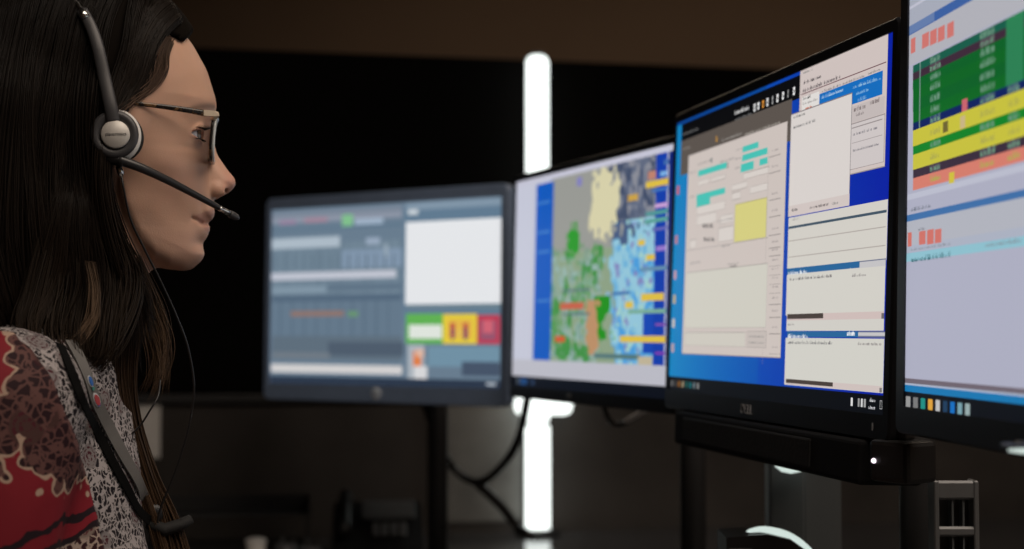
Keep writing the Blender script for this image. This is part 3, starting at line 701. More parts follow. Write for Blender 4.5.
for x_ in (908, 919, 927, 935):
    a_, b_ = m4.uv(x_, 240 - (x_ - 908) * .12); d.rect(a_, b_ - 5.5, m4.xat(x_ + (3.5 if x_ < 915 else 6.5), b_), b_ + 5, (206, 112, 102))
m4.tx(918, 228, 925, 2.5, (120, 120, 130))
m4.tx(911, 257, 950, 4, (60, 110, 120)); m4.tx(985, 243, 1020, 2.5, (130, 140, 150)); m4.tx(911, 248, 950, 2.5, (140, 146, 158))
_, b_ = m4.uv(905.5, 378); d.rect(0, b_, d.W, b_ + 3.5, (110, 100, 110)); _, f_ = m4.uv(905.3, 385); d.rect(0, b_ + 3.5, d.W, f_, (170, 180, 200)); _, g_ = m4.uv(905, 391); d.rect(0, f_, d.W, g_, (24, 118, 176)); d.rect(0, g_, d.W, d.H, (8, 12, 20))
for k, c in enumerate(((150, 150, 150), (120, 120, 120), (30, 140, 130), (220, 160, 60), (190, 190, 190), (30, 60, 90), (20, 110, 190), (120, 160, 170), (150, 170, 170))):
    a_ = m4.xat(906 + k * 7.4, g_ + 8); d.rect(a_, g_ + 4, m4.xat(906 + k * 7.4 + 4.6, g_ + 8), g_ + 12.5, c)
m4.hardware(.017, .010, .010, .021, M['bezel'])
m4.post('dark pole stand behind the nearest monitor at the right edge')

# --- hardware seen under the screens
# slotted upright under the gap between the two right monitors
YB = 1.25
a, b = at(934, 481, YB), at(980, 560, YB)
br = thing('slotted_upright', 'grey steel upright with square slots under the nearest monitor', 'bracket', (a.x, YB, DZ))
w_ = b.x - a.x; top_ = a.z - DZ
bm = bmesh.new()
zz = lambda py: at(950, py, YB).z - DZ
side = .0045
box(bm, (0, 0, 0), (side, .02, top_), .001, 1); box(bm, (w_ - side, 0, 0), (w_, .02, top_), .001, 1)
cuts = [(481, 500), (527, 536)]
z = top_; k = 0
for y0_, y1_ in ((481, 500), (527, 537), (566, 580), (606, 620), (646, 660), (686, 700)):
    box(bm, (side * .6, .001, max(0, zz(y1_))), (w_ - side * .6, .006, zz(y0_)), .002, 1)
part('upright', bm, M['steel'], br)
bm = bmesh.new(); box(bm, (side, .016, 0), (w_ - side, .02, top_ - .002)); part('backing', bm, M['black'], br)
bm = bmesh.new()
for fx in (.42, .66):
    box(bm, (w_ * fx, .004, 0), (w_ * fx + .0016, .014, top_ - .01))
part('inner_rib', bm, M['column'], br)
bm = bmesh.new(); box(bm, (-.02, -.03, 0), (w_ + .02, .05, .008), .002); part('foot_plate', bm, M['steel'], br)
# wide column under the form monitor
YC = 1.52
a = at(769, 452, YC); b = at(842, 452, YC)
co = thing('stand_column', 'broad dark grey column with a white highlight built as a small glowing cap, under the speaker bar', 'stand', ((a.x + b.x) / 2, YC, DZ))
hw = (b.x - a.x) / 2; hh_ = a.z - DZ
bm = bmesh.new()
prism(bm, [(-hw, 0), (-hw * .1, -.012), (hw, .004), (hw, .03), (-hw, .03)], 0, hh_, (Vector((0, 0, 0)), Vector((1, 0, 0)), Vector((0, 1, 0)), Vector((0, 0, 1))))
bmesh.ops.bevel(bm, geom=list(bm.edges), offset=.002, segments=2, affect='EDGES'); part('column', bm, M['column'], co)
bm = bmesh.new(); box(bm, (-.1, -.06, 0), (.1, .1, .012), .005); part('base', bm, M['rail'], co)
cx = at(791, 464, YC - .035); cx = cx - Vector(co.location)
bm = bmesh.new(); lathe(bm, [(0, -.010), (.010, -.008), (.0165, -.003), (.018, .002), (.018, .006), (0, .006)], 32, Matrix.Translation(cx), 1, .5); part('glint_cap', bm, M['glint'], co, True)  # white highlight under the bar, built as an emitting cap
# domed arm joint in front of the column, its highlight an emitting rim
a = at(775, 549, 1.40)
hz = at(775, 527, 1.40).z - DZ
dc = thing('arm_joint', 'round-topped black arm joint with its white highlight built as a glowing rim, below the speaker bar', 'light', (a.x, 1.40, DZ))
bm = bmesh.new()
arc = [(-.052, 0), (-.052, hz - .006), (-.030, hz - .004), (-.012, hz - .003), (.010, hz - .008), (.030, hz - .022), (.048, hz - .045), (.058, hz - .075), (.062, 0)]
prism(bm, arc, -.03, .03, (Vector((0, 0, 0)), Vector((1, 0, 0)), Vector((0, 0, 1)), Vector((0, 1, 0)))); part('body', bm, M['black'], dc)
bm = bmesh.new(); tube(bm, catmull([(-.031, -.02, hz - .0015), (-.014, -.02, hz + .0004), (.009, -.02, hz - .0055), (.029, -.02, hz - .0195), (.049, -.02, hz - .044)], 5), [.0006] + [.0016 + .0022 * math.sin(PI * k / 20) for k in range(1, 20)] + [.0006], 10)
part('glint_rim', bm, M['glint'], dc, True)
bm = bmesh.new(); box(bm, (-.050, -.0325, hz - .020), (-.027, -.029, hz - .0165), .0008); part('slot_trim', bm, M['steel'], dc)
# small clamp low at the right edge, its highlight built as emission
a = at(1018, 457, .815)
rc_ = thing('cable_clamp', 'tiny clamp with its white highlight built as a glowing edge under the nearest monitor, at the right frame edge', 'light', a)
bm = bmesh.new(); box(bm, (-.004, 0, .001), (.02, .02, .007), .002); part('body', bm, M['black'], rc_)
bm = bmesh.new(); tube(bm, [(-.006, -.002, .004), (.004, -.002, .0035), (.014, -.002, .001)], [.0008, .0019, .0010], 10); part('glint_edge', bm, M['glint'], rc_, True)
xm_ = m4.uv(1018, 425)[0] / 1000
bm = bmesh.new(); tube(bm, [Vector((.004, .012, .005)), m4.O + m4.R @ Vector((xm_, .008, -.016)) - Vector(rc_.location)], .004, 10); part('strap', bm, M['black'], rc_, True)

# ------------------------------------------------------------------ the person
HY = math.radians(20)
FV = Vector((math.cos(HY), math.sin(HY), 0)); RV = Vector((math.sin(HY), -math.cos(HY), 0)); ZV = Vector((0, 0, 1))
HO = at(160, 160, 1.24)
def L(px, py, l=0.0):
    """point of the head frame (forward, up) seen at a pixel, on the plane l metres toward her right side"""
    d = ray(px, py); t = (HO + RV * l - CAM).dot(RV) / d.dot(RV); P = CAM + d * t - HO
    return P.dot(FV), P.z
def Lp(px, py, l): f, z = L(px, py, l); return Vector((f, l, z))
def W3(v): return HO + FV * v[0] + RV * v[1] + ZV * v[2]
HM = Matrix(((FV.x, RV.x, 0), (FV.y, RV.y, 0), (0, 0, 1)))
HR = (0, 0, HY)   # note: local frame is (forward, left-handed right) so meshes are stored in world space
def towrld(V):
    V = np.asarray(V); return V[:, 0:1] * np.array(FV)[None] + V[:, 1:2] * np.array(RV)[None] + V[:, 2:3] * np.array(ZV)[None] + np.array(HO)[None]
ORG = Vector((W3((-.06, 0, 0)).x, W3((-.06, 0, 0)).y, 0))    # base of the figure on the floor

def polysd(poly, X, Z):
    """signed distance (positive inside) to a polygon of (f,z)"""
    P = np.array(poly); n = len(P); D = np.full(X.shape, 1e9); ins = np.zeros(X.shape, bool)
    for i in range(n):
        a = P[i]; b = P[(i + 1) % n]; e = b - a; wx = X - a[0]; wz = Z - a[1]
        t = np.clip((wx * e[0] + wz * e[1]) / (e @ e), 0, 1); D = np.minimum(D, (wx - e[0] * t) ** 2 + (wz - e[1] * t) ** 2)
        if abs(e[1]) > 1e-12:
            c = ((a[1] <= Z) != (b[1] <= Z)) & (wx < (wz / e[1]) * e[0]); ins ^= c
    D = np.sqrt(D); return np.where(ins, D, -D)
PX = lambda pts: [L(*p) for p in pts]
def smoothpoly(pts, n=5):
    c = catmull([(p[0], 0, p[1]) for p in pts + [pts[0]]], n); return [(v.x, v.z) for v in c[:-1]]
prof = [(150, 10), (166, 24), (176.4, 38.2), (187.4, 49), (196.5, 62), (203.8, 72.8), (209.2, 87.4), (213.8, 100), (214.8, 109), (212.5, 118), (208.6, 127), (206.5, 138), (206.5, 155), (208.5, 172),
        (211.5, 188), (213.2, 196), (213.2, 204), (214.4, 209), (214.6, 214.2), (212.4, 219.5), (208.3, 223.4), (209.9, 226.5), (209.6, 231), (207, 237.3), (203.1, 243.5), (203.2, 248), (204.2, 253.5), (203.6, 258), (201, 263.5), (197.5, 270), (195, 285), (192, 310)]
P_ext = smoothpoly(PX(prof + [(60, 310), (40, 240), (22, 190), (5, 150), (-4, 100), (5, 55), (24, 20), (52, -2), (85, -10), (118, -8)]), 4)
P_nose = smoothpoly(PX([(204, 116), (209.5, 124), (210.3, 131), (213.0, 141), (217, 154), (220.8, 160.5), (225.5, 167.5), (229.4, 172.6), (233.2, 177.2), (235, 181.5), (234.6, 186), (231.6, 190.2), (227, 193.6), (222, 195.6), (216.6, 197.3), (213.2, 200.6), (204, 202), (196, 196), (194, 180), (197, 150), (199, 128)]), 4)
jaw = PX([(212, 262), (202, 267.5), (193, 270.5), (181, 270.8), (166, 269.0), (150, 263), (134, 246), (120, 220), (112, 190), (60, 175), (-40, 170)])

def grid1(segs):
    out = []
    for a, b, st in segs: out += list(np.arange(a, b, st))
    out.append(segs[-1][1]); return np.array(out)
e_f, e_z = L(187, 134.5, .031)
fx = grid1([(-.20, -.08, .004), (-.08, -.02, .0022), (-.02, .082, .00115)])
fl = grid1([(-.094, -.05, .003), (-.05, -.006, .002), (-.006, .050, .0011), (.050, .094, .002)])
z_lo = L(100, 345)[1] - .03
fz = grid1([(z_lo, -.115, .004), (-.115, .052, .00115), (.052, .17, .003)])
X2, Z2 = np.meshgrid(fx, fz, indexing='ij')
D = polysd(P_ext, X2, Z2)
prof_s = [p for p in prof if p[1] < 190] + [(212, 200), (211.5, 212), (210, 224), (208, 236), (206, 246), (204.5, 255), (201.5, 263.5), (197.5, 270), (195, 285), (192, 310)]
D_s = polysd(smoothpoly(PX(prof_s + [(60, 310), (40, 240), (22, 190), (5, 150), (-4, 100), (5, 55), (24, 20), (52, -2), (85, -10), (118, -8)]), 4), X2, Z2)
wS = np.clip((D - .004) / .014, 0, 1); wS = wS * wS * (3 - 2 * wS); D = D * (1 - wS) + D_s * wS
def zof(py): return L(190, py)[1]
def zi(vals, Z):   # interpolate a value over photo rows
    k = sorted((zof(p), v) for p, v in vals); return np.interp(Z, [a for a, _ in k], [v for _, v in k])
Wm = zi([(-10, .074), (60, .071), (95, .069), (120, .067), (150, .066), (175, .062), (200, .057), (220, .0535), (250, .050), (275, .047), (300, .046)], Z2)
pe = zi([(0, .5), (70, .5), (110, .50), (128, .54), (150, .55), (180, .58), (205, .63), (225, .66), (240, .60), (255, .54), (280, .5)], Z2)
Dm = zi([(0, .085), (100, .078), (130, .07), (160, .066), (200, .078), (230, .085), (260, .08)], Z2)
tt = np.clip(D / Dm, 0, 1)
W0 = Wm * (1 - (1 - tt) ** 2) ** pe
def gauss(px, py, l, sf, sz): f, z = L(px, py, l); return np.exp(-((X2 - f) / sf) ** 2 - ((Z2 - z) / sz) ** 2)
inside = np.clip(D / .004, 0, 1)
W0 = W0 + inside * (.0035 * gauss(168, 163, .05, .022, .013)          # cheekbone
                    - .0030 * gauss(160, 92, .06, .016, .02)          # temple
                    - .0020 * gauss(176, 205, .045, .014, .016)       # hollow of the cheek
                    + .0015 * gauss(193, 116, .04, .012, .006)        # outer brow
                    - .0036 * gauss(203, 133, .022, .0085, .0075)     # inner socket
                    - .0010 * gauss(190, 149, .035, .010, .003)       # under the eye
                    - .0007 * gauss(193, 219.5, .027, .0035, .0045)   # mouth corner
                    - .0016 * gauss(202, 205, .022, .003, .008)       # nasolabial
                    + .0026 * gauss(198, 166, .02, .008, .014)
                    - .0022 * gauss(201.5, 244, .015, .007, .004))    # under the lower lip
def segd(p, q):
    a = np.array(p); b = np.array(q); e = b - a; t = np.clip(((X2 - a[0]) * e[0] + (Z2 - a[1]) * e[1]) / (e @ e), 0, 1)
    return np.hypot(X2 - a[0] - e[0] * t, Z2 - a[1] - e[1] * t), t
for (p, q_) in (((211, 223.8), (201, 222.6)), ((201, 222.6), (192.3, 218.8))):
    dd, t = segd(L(*p, .010), L(*q_, .025)); W0 -= inside * .0030 * np.exp(-(dd / .0016) ** 2)
Wsq = np.where(D > 0, np.maximum(W0, 0) ** 2, 2 * .05 * D)
# nose as its own narrower wedge
Dn = polysd(P_nose, X2, Z2)
Wn_m = zi([(120, .0095), (135, .0085), (150, .0105), (165, .0125), (178, .0150), (190, .0165), (200, .015)], Z2)
tn = np.clip(Dn / .0125, 0, 1); Wn = Wn_m * (1 - (1 - tn) ** 2) ** .52
Wnsq = np.where(Dn > 0, Wn ** 2, 2 * .010 * Dn)
LL = fl[None, :, None]
def wedge(Wsq, soft=4e-4):
    q = Wsq[:, None, :]; l2 = LL ** 2
    return (q - l2) / (2 * np.sqrt(np.maximum(np.maximum(q, l2), soft)))
G = wedge(Wsq, 6e-4); Gn = wedge(Wnsq, 1e-4)
G = smax(G, Gn, .0035)
FX = fx[:, None, None]; FZ = fz[None, None, :]
def ell(c, r): return (1 - np.sqrt(((FX - c[0]) / r[0]) ** 2 + ((LL - c[1]) / r[1]) ** 2 + ((FZ - c[2]) / r[2]) ** 2)) * min(r)
def rcap(a, b, ra, rb):
    a = np.array(a); b = np.array(b); e = b - a
    t = np.clip(((FX - a[0]) * e[0] + (LL - a[1]) * e[1] + (FZ - a[2]) * e[2]) / (e @ e), 0, 1)
    return (ra + (rb - ra) * t) - np.sqrt((FX - a[0] - e[0] * t) ** 2 + (LL - a[1] - e[1] * t) ** 2 + (FZ - a[2] - e[2] * t) ** 2)
# jaw underside
jz = np.interp(fx, [p[0] for p in jaw[::-1]], [p[1] for p in jaw[::-1]])
G = smin(G, FZ - jz[:, None, None] - .10 * np.abs(LL) + .000, .012)
# wings of the nose, nostrils
for s in (1, -1):
    a = Lp(216.5, 189.5, .0125); a.y *= s
    G = smax(G, ell(a, (.0092, .0062, .0070)), .003)
    b = Lp(222.6, 190.6, .0105); b.y *= s
    G = smin(G, -ell(b, (.0046, .0050, .0024)), .0015)
    # eyelids
    c = np.array((e_f, .031 * s, e_z))
    r3 = np.sqrt((FX - c[0]) ** 2 + (LL - c[1]) ** 2 + (FZ - c[2]) ** 2)
    G = smax(G, .0136 - r3, .003)
    el = np.arctan2(FZ - c[2], FX - c[0] + .0022)
    op = np.minimum(np.minimum((math.radians(27) - el), (el + math.radians(27))) * .011, .0180 - r3)
    op = np.minimum(op, (FX - c[0]) * 1.0 + .0005)
    G = np.minimum(G, -op)
    # upper lid crease
    G -= .0010 * np.exp(-((el - math.radians(46)) / .10) ** 2) * np.exp(-((r3 - .0142) / .0025) ** 2) * (FX > c[0] - .004)
    # ear
    for (px, py, rr) in ((112, 118, (.016, .004, .017)), (110, 134, (.013, .004, .022)), (114, 155, (.008, .004, .010))):
        f_, z_ = L(px, py, .07); G = smax(G, ell((f_, .071 * s, z_), rr), .004)
# cranium behind and the neck
cr = Lp(88, 92, 0); G = smax(G, ell(cr, (.096, .0745, .098)), .02)
nk0 = Lp(96, 205, 0); nk1 = Lp(72, 352, 0)
G = smax(G, rcap(nk0, nk1, .050, .054), .018)
hV, hQ = surfnet(G, fx, fl, fz)
# skin colours
hv2 = hV.copy()
base = np.array((.60, .365, .262)); cols = np.tile(base, (len(hV), 1))
def blob(px, py, l, sf, sz): f, z = L(px, py, l); return np.exp(-(((hV[:, 0] - f) / sf) ** 2 + ((hV[:, 2] - z) / sz) ** 2))
def tint(w, c): 
    global cols
    cols = cols * (1 - w[:, None]) + np.array(c) * w[:, None]
tint(.55 * blob(229, 183, .0, .010, .012), (.62, .30, .24)); tint(.35 * blob(176, 180, .05, .02, .018), (.62, .34, .27))
tint(.35 * blob(185, 250, 0, .02, .02), (.58, .34, .27))
def zrow(py, px=205): return L(px, py)[1]
fA, fB = L(194.5, 218.5, .024)[0], L(214.6, 214, 0)[0]
u = np.clip((hV[:, 0] - fA) / (fB - fA), 0, 1)
ztop = np.interp(u, [0, .5, .85, 1], [zrow(217.8), zrow(212.5), zrow(209.5), zrow(210.5)]); zbot = np.interp(u, [0, .5, 1], [zrow(219.6), zrow(232), zrow(237.5)])
lip = np.clip((ztop - hV[:, 2]) / .0012, 0, 1) * np.clip((hV[:, 2] - zbot) / .0018, 0, 1) * np.clip((hV[:, 0] - fA) / .002, 0, 1) * (np.abs(hV[:, 1]) < .03)
tint(.55 * lip, (.46, .225, .185))
# brows
fb0, zb0 = L(184, 112.5, .045); fb1, zb1 = L(213, 108.5, .012)
ub = (hV[:, 0] - fb0) / (fb1 - fb0); zc = zb0 + (zb1 - zb0) * np.clip(ub, 0, 1) + .0010 * np.sin(np.clip(ub, 0, 1) * PI)
bw = np.exp(-((hV[:, 2] - zc) / .0027) ** 2) * np.clip(ub * 6, 0, 1) * np.clip((1.06 - ub) * 12, 0, 1) * (np.abs(hV[:, 1]) > .007)
tint(.6 * bw, (.045, .028, .02))
# lash line and nostril
c_e = np.array((e_f, .031, e_z)); r3 = np.sqrt(((hV - c_e * np.array((1, 1, 1))) ** 2 + 0).sum(1)); r3b = np.sqrt(((hV - c_e * np.array((1, -1, 1))) ** 2).sum(1))
rm = np.minimum(r3, r3b); elv = np.degrees(np.arctan2(hV[:, 2] - e_z, hV[:, 0] - e_f + .0022))
tint(.85 * ((rm < .0150) & (rm > .0105) & (elv > 19) & (elv < 31) & (hV[:, 0] > e_f)), (.06, .035, .03))
tint(.45 * ((rm < .0150) & (rm > .0105) & (elv < -21) & (elv > -30) & (hV[:, 0] > e_f)), (.2, .10, .08))
tint(.8 * np.exp(-(((hV[:, 0] - L(222.6, 190.6, .0105)[0]) / .0035) ** 2 + ((hV[:, 2] - L(222.6, 189.8, .0105)[1]) / .0016) ** 2)) * (np.abs(hV[:, 1]) < .0145), (.16, .05, .04))

scalp = polysd([L(px, py, .05) for px, py in ((182, 38), (170, 41), (158, 50), (149, 66), (145, 84), (132, 100), (120, 112), (110, 130), (104, 170), (98, 220), (100, 300), (20, 300), (-60, 200), (-40, -60), (140, -40), (190, 20))], hV[:, 0], hV[:, 2])
tint(np.clip(scalp / .006 + .3, 0, 1), (.03, .02, .014))
# body --------------------------------------------------------------
S_f, S_z = L(2, 408, .160)
nb = Lp(72, 352, 0)
seat_z = .47 - HO.z
hipf = nb.x - .06
def PT(f, l, z): return (f, l, z)
shz = S_z
elb = (S_f - .055, .205, shz - .265); wr = (S_f + .21, .150, .775 - HO.z)
hip = (hipf - .02, .09, seat_z + .09); kne = (hipf + .40, .11, .50 - HO.z); ank = (hipf + .42, .11, .075 - HO.z)
chc = Lp(14, 520, 0)
def body_field(FX, LL, FZ, inf=0.0, arms=True, legs=False, torso=True, hands=False):
    def ell(c, r):
        r = [x + inf for x in r]
        return (1 - np.sqrt(((FX - c[0]) / r[0]) ** 2 + ((LL - c[1]) / r[1]) ** 2 + ((FZ - c[2]) / r[2]) ** 2)) * min(r)
    def rc(a, b, ra, rb):
        a = np.array(a); b = np.array(b); e = b - a
        t = np.clip(((FX - a[0]) * e[0] + (LL - a[1]) * e[1] + (FZ - a[2]) * e[2]) / (e @ e), 0, 1)
        return (ra + (rb - ra) * t) + inf - np.sqrt((FX - a[0] - e[0] * t) ** 2 + (LL - a[1] - e[1] * t) ** 2 + (FZ - a[2] - e[2] * t) ** 2)
    G = ell(chc, (.098, .150, .19))
    if torso:
        G = smax(G, ell((chc[0] - .01, 0, chc[2] - .17), (.088, .125, .16)), .05)
        G = smax(G, ell((hipf, 0, seat_z + .10), (.11, .165, .125)), .05)
        G = smax(G, rc(Lp(70, 352, 0), Lp(42, 415, 0), .048, .056), .035)
        for s in (1, -1):
            G = smax(G, rc((nb.x - .008, .02 * s, nb.z - .025), (S_f, .150 * s, shz + .004), .036, .040), .03)
            G = smax(G, ell((chc[0] + .052, .070 * s, chc[2] - .075), (.055, .062, .065)), .03)
    if arms:
        for s in (1, -1):
            m = np.array((1, s, 1))
            G = smax(G, rc(np.array((S_f, .160, shz)) * m, np.array(elb) * m, .049, .038), .02)
            G = smax(G, rc(np.array(elb) * m, np.array(wr) * m, .038, .025), .012)
    if legs:
        for s in (1, -1):
            m = np.array((1, s, 1))
            G = smax(G, rc(np.array(hip) * m, np.array(kne) * m, .082, .056), .03)
            G = smax(G, rc(np.array(kne) * m, np.array(ank) * m, .056, .036), .012)
    return G, rc, ell
def run_field(fun, lo, hi, st, nz=1):
    xs = np.arange(lo[0], hi[0] + st, st); ys = np.arange(lo[1], hi[1] + st, st); zs = np.arange(lo[2], hi[2] + st, st)
    return surfnet(fun(xs[:, None, None], ys[None, :, None], zs[None, None, :]), xs, ys, zs)
lo_ = (hipf - .20, -.27, .03 - HO.z); hi_ = (hipf + .62, .27, nb.z + .03)
def fullbody(a, b, c):
    G, rc, ell = body_field(a, b, c, 0, True, True)
    for s in (1, -1):
        m = np.array((1, s, 1))
        w = np.array(wr) * m
        G = smax(G, ell((w[0] + .050, w[1] - .006 * s, w[2] - .004), (.050, .040, .015)), .012)     # palm
        # feet
        an = np.array(ank) * m
        G = smax(G, rc((an[0] - .02, an[1], an[2] - .035), (an[0] + .16, an[1] + .02 * s, an[2] - .045), .035, .024), .015)
    return G
bV, bQ = run_field(fullbody, lo_, hi_, .0065)
# fingers: each its own tapering bent chain rooted in the palm
V_all = [towrld(hV), towrld(bV)]; Q_all = [hQ, bQ + len(hV)]; C_all = [cols, np.tile(base, (len(bV), 1))]
off = len(hV) + len(bV)
fb = bmesh.new()
for s in (1, -1):
    w = Vector((wr[0], wr[1] * s, wr[2]))
    for i, ln in enumerate((.070, .078, .074, .058)):
        y0 = (-.029 + .0195 * i) * s - .006 * s
        r0 = w + Vector((.075, y0, -.004)); fan = (i - 1.5) * .10 * s
        d1 = Vector((math.cos(fan), math.sin(fan), -.04)).normalized()
        pts = [r0, r0 + d1 * .016 + Vector((0, 0, .004)), r0 + d1 * (.020 + ln * .5) + Vector((0, 0, .002)), r0 + d1 * (.018 + ln * .78) + Vector((0, 0, -.006)), r0 + d1 * (.014 + ln) + Vector((0, 0, -.015))]
        rr = [.0088, .0088, .0080, .0074, .0055]
        cc = catmull(pts, 4); tube(fb, cc, [float(np.interp(k / (len(cc) - 1), np.linspace(0, 1, 5), rr)) for k in range(len(cc))], 10)
    r0 = w + Vector((.022, -.034 * s, -.004)); d1 = Vector((.7, -.68 * s, -.05)).normalized()
    pts = [r0, r0 + d1 * .028, r0 + d1 * .045 + Vector((.012, 0, -.003)), r0 + d1 * .055 + Vector((.030, 0, -.008))]
    cc = catmull(pts, 4); tube(fb, cc, [float(np.interp(k / (len(cc) - 1), [0, .5, .8, 1], [.012, .0098, .009, .0062])) for k in range(len(cc))], 10)
bmesh.ops.triangulate(fb, faces=fb.faces); bmesh.ops.recalc_face_normals(fb, faces=fb.faces)
fV = np.array([v.co[:] for v in fb.verts]); fb.verts.index_update()
fT = np.array([[v.index for v in f.verts] for f in fb.faces]); fb.free()
V_all.append(towrld(fV)); C_all.append(np.tile(base, (len(fV), 1)))
QQ = np.concatenate(Q_all)
VV = np.concatenate(V_all) - np.array(ORG)
me = bpy.data.meshes.new('body')
faces = QQ.tolist() + (fT + off).tolist()
me.from_pydata(VV.tolist(), [], faces); me.update()
setcol(me, np.concatenate(C_all))
bm = bmesh.new(); bm.from_mesh(me); bmesh.ops.recalc_face_normals(bm, faces=bm.faces); bm.to_mesh(me); bm.free()
person = link('person', me, M['skin'], None, True, ORG)
tag(person, 'long-haired person with glasses and headset, in a floral blouse and red print jacket', 'person')
def pchild(name, V, Q, mat, par=None):
    me = npmesh(name, np.asarray(V) - np.array(ORG), Q); return link(name, me, mat, par or person, True)
def hpart(name, bm, mat, par=None, smooth=True):
    """bmesh given in the head frame (f, l, z) -> child of the person"""
    for v in bm.verts: v.co = W3(v.co) - ORG
    return part(name, bm, mat, par or person, smooth)

# eyes
def eye_mat():
    m, nt = newmat('eye'); h = N(nt)
    out = h.n('ShaderNodeOutputMaterial'); b = h.n('ShaderNodeBsdfPrincipled'); h.l(b.outputs[0], out.inputs[0])
    a = h.n('ShaderNodeAttribute', attribute_name='col'); h.l(a.outputs['Color'], b.inputs['Base Color']); b.inputs['Roughness'].default_value = .08; b.inputs['Coat Weight'].default_value = .6
    return m
EM = eye_mat()
gz = Vector((math.cos(.42), math.sin(.42), .02)).normalized()
for s in (1, -1):
    bm = bmesh.new(); bmesh.ops.create_uvsphere(bm, u_segments=48, v_segments=32, radius=.0122)
    q_ = gz.to_track_quat('Z', 'Y'); g_ = Vector((gz.x, gz.y, gz.z))
    cs_ = []
    bmesh.ops.transform(bm, matrix=q_.to_matrix().to_4x4(), verts=bm.verts)
    for v in bm.verts:
        an_ = v.co.normalized().angle(g_)
        if an_ < .52: v.co *= 1 + .035 * (1 - (an_ / .52) ** 2)
        c = (.55, .60, .68) if an_ > .50 else ((.02, .015, .012) if an_ > .44 or an_ < .19 else (.10, .065, .04)); cs_.append(c)
        v.co += Vector((e_f, .031 * s, e_z))
    o = hpart('eye', bm, EM); setcol(o.data, np.array(cs_))
    # lashes
    bm = bmesh.new()
    for k in range(26):
        az = math.radians(-62 + 128 * k / 25); up_ = math.radians(23)
        for el_, ln, cu in ((math.radians(21), .0085, .25), (math.radians(-20), .004, -.35)):
            ce = Vector((e_f - .0, .031 * s, e_z)); dv = Vector((math.cos(el_) * math.cos(az), math.sin(az), math.sin(el_)))
            p0 = ce + dv * .0130; o1 = Vector((math.cos(az), math.sin(az) * .9, cu * .2)).normalized()
            p1 = p0 + o1 * ln * .5; p2 = p0 + o1 * ln + Vector((0, 0, cu * ln * .6))
            tube(bm, [p0, p1, p2], [.0003, .00022, .00008], 4)
    hpart('eyelashes', bm, M['softblack'])

# --- blouse, jacket, trousers --------------------------------------
def nodes_base(name, rough=.85):
    m, nt = newmat(name); h = N(nt)
    out = h.n('ShaderNodeOutputMaterial'); b = h.n('ShaderNodeBsdfPrincipled'); h.l(b.outputs[0], out.inputs[0])
    b.inputs['Roughness'].default_value = rough; b.inputs['Specular IOR Level'].default_value = .2
    tc = h.n('ShaderNodeTexCoord'); return m, h, b, tc.outputs['Object']
def voro(h, vec, scale, feat='F1', rnd=1.0):
    v = h.n('ShaderNodeTexVoronoi', feature=feat); v.inputs['Scale'].default_value = scale; v.inputs['Randomness'].default_value = rnd; h.l(vec, v.inputs['Vector']); return v
def noise(h, vec, scale, det=2):
    v = h.n('ShaderNodeTexNoise'); v.inputs['Scale'].default_value = scale; v.inputs['Detail'].default_value = det; h.l(vec, v.inputs['Vector']); return v
def warp(h, vec, scale, amt):
    n = noise(h, vec, scale); s1 = h.n('ShaderNodeVectorMath', operation='SUBTRACT'); h.l(n.outputs['Color'], s1.inputs[0]); s1.inputs[1].default_value = (.5, .5, .5)
    s2 = h.n('ShaderNodeVectorMath', operation='SCALE'); h.l(s1.outputs[0], s2.inputs[0]); s2.inputs['Scale'].default_value = amt
    s3 = h.n('ShaderNodeVectorMath', operation='ADD'); h.l(vec, s3.inputs[0]); h.l(s2.outputs[0], s3.inputs[1]); return s3.outputs[0]
def floral(h, vec, cream, dark, maroon, k=1.0):
    w = warp(h, vec, 90 * k, .012)
    e1 = voro(h, w, 200 * k, 'DISTANCE_TO_EDGE')
    petals = h.step(e1.outputs['Distance'], .07, .12)                       # leaf blobs split by pale veins
    n1 = h.step(noise(h, w, 150 * k, 3).outputs['Fac'], .40, .45)
    c = h.mix(h.math('MULTIPLY', petals, n1), cream, dark)
    big = voro(h, vec, 46 * k, 'F1')
    fl = h.step(big.outputs['Distance'], .50, .40)                          # larger maroon flowers
    pw = voro(h, w, 240 * k, 'DISTANCE_TO_EDGE')
    pet = h.step(pw.outputs['Distance'], .06, .13)
    ring = h.math('SINE', h.math('MULTIPLY', big.outputs['Distance'], 42)); ring = h.step(ring, -.3, .3)
    fc = h.mix(h.math('MULTIPLY', pet, ring), tuple(x * .55 for x in cream), maroon)
    sel = h.n('ShaderNodeSeparateColor'); h.l(big.outputs['Color'], sel.inputs[0])
    return h.mix(h.math('MULTIPLY', fl, h.step(sel.outputs[0], .50, .52)), c, fc)
def blouse_mat():
    m, h, b, oc = nodes_base('floral_blouse_cloth')
    c = floral(h, oc, (.36, .33, .33), (.012, .009, .012), (.070, .012, .020)); h.l(c, b.inputs['Base Color']); return m
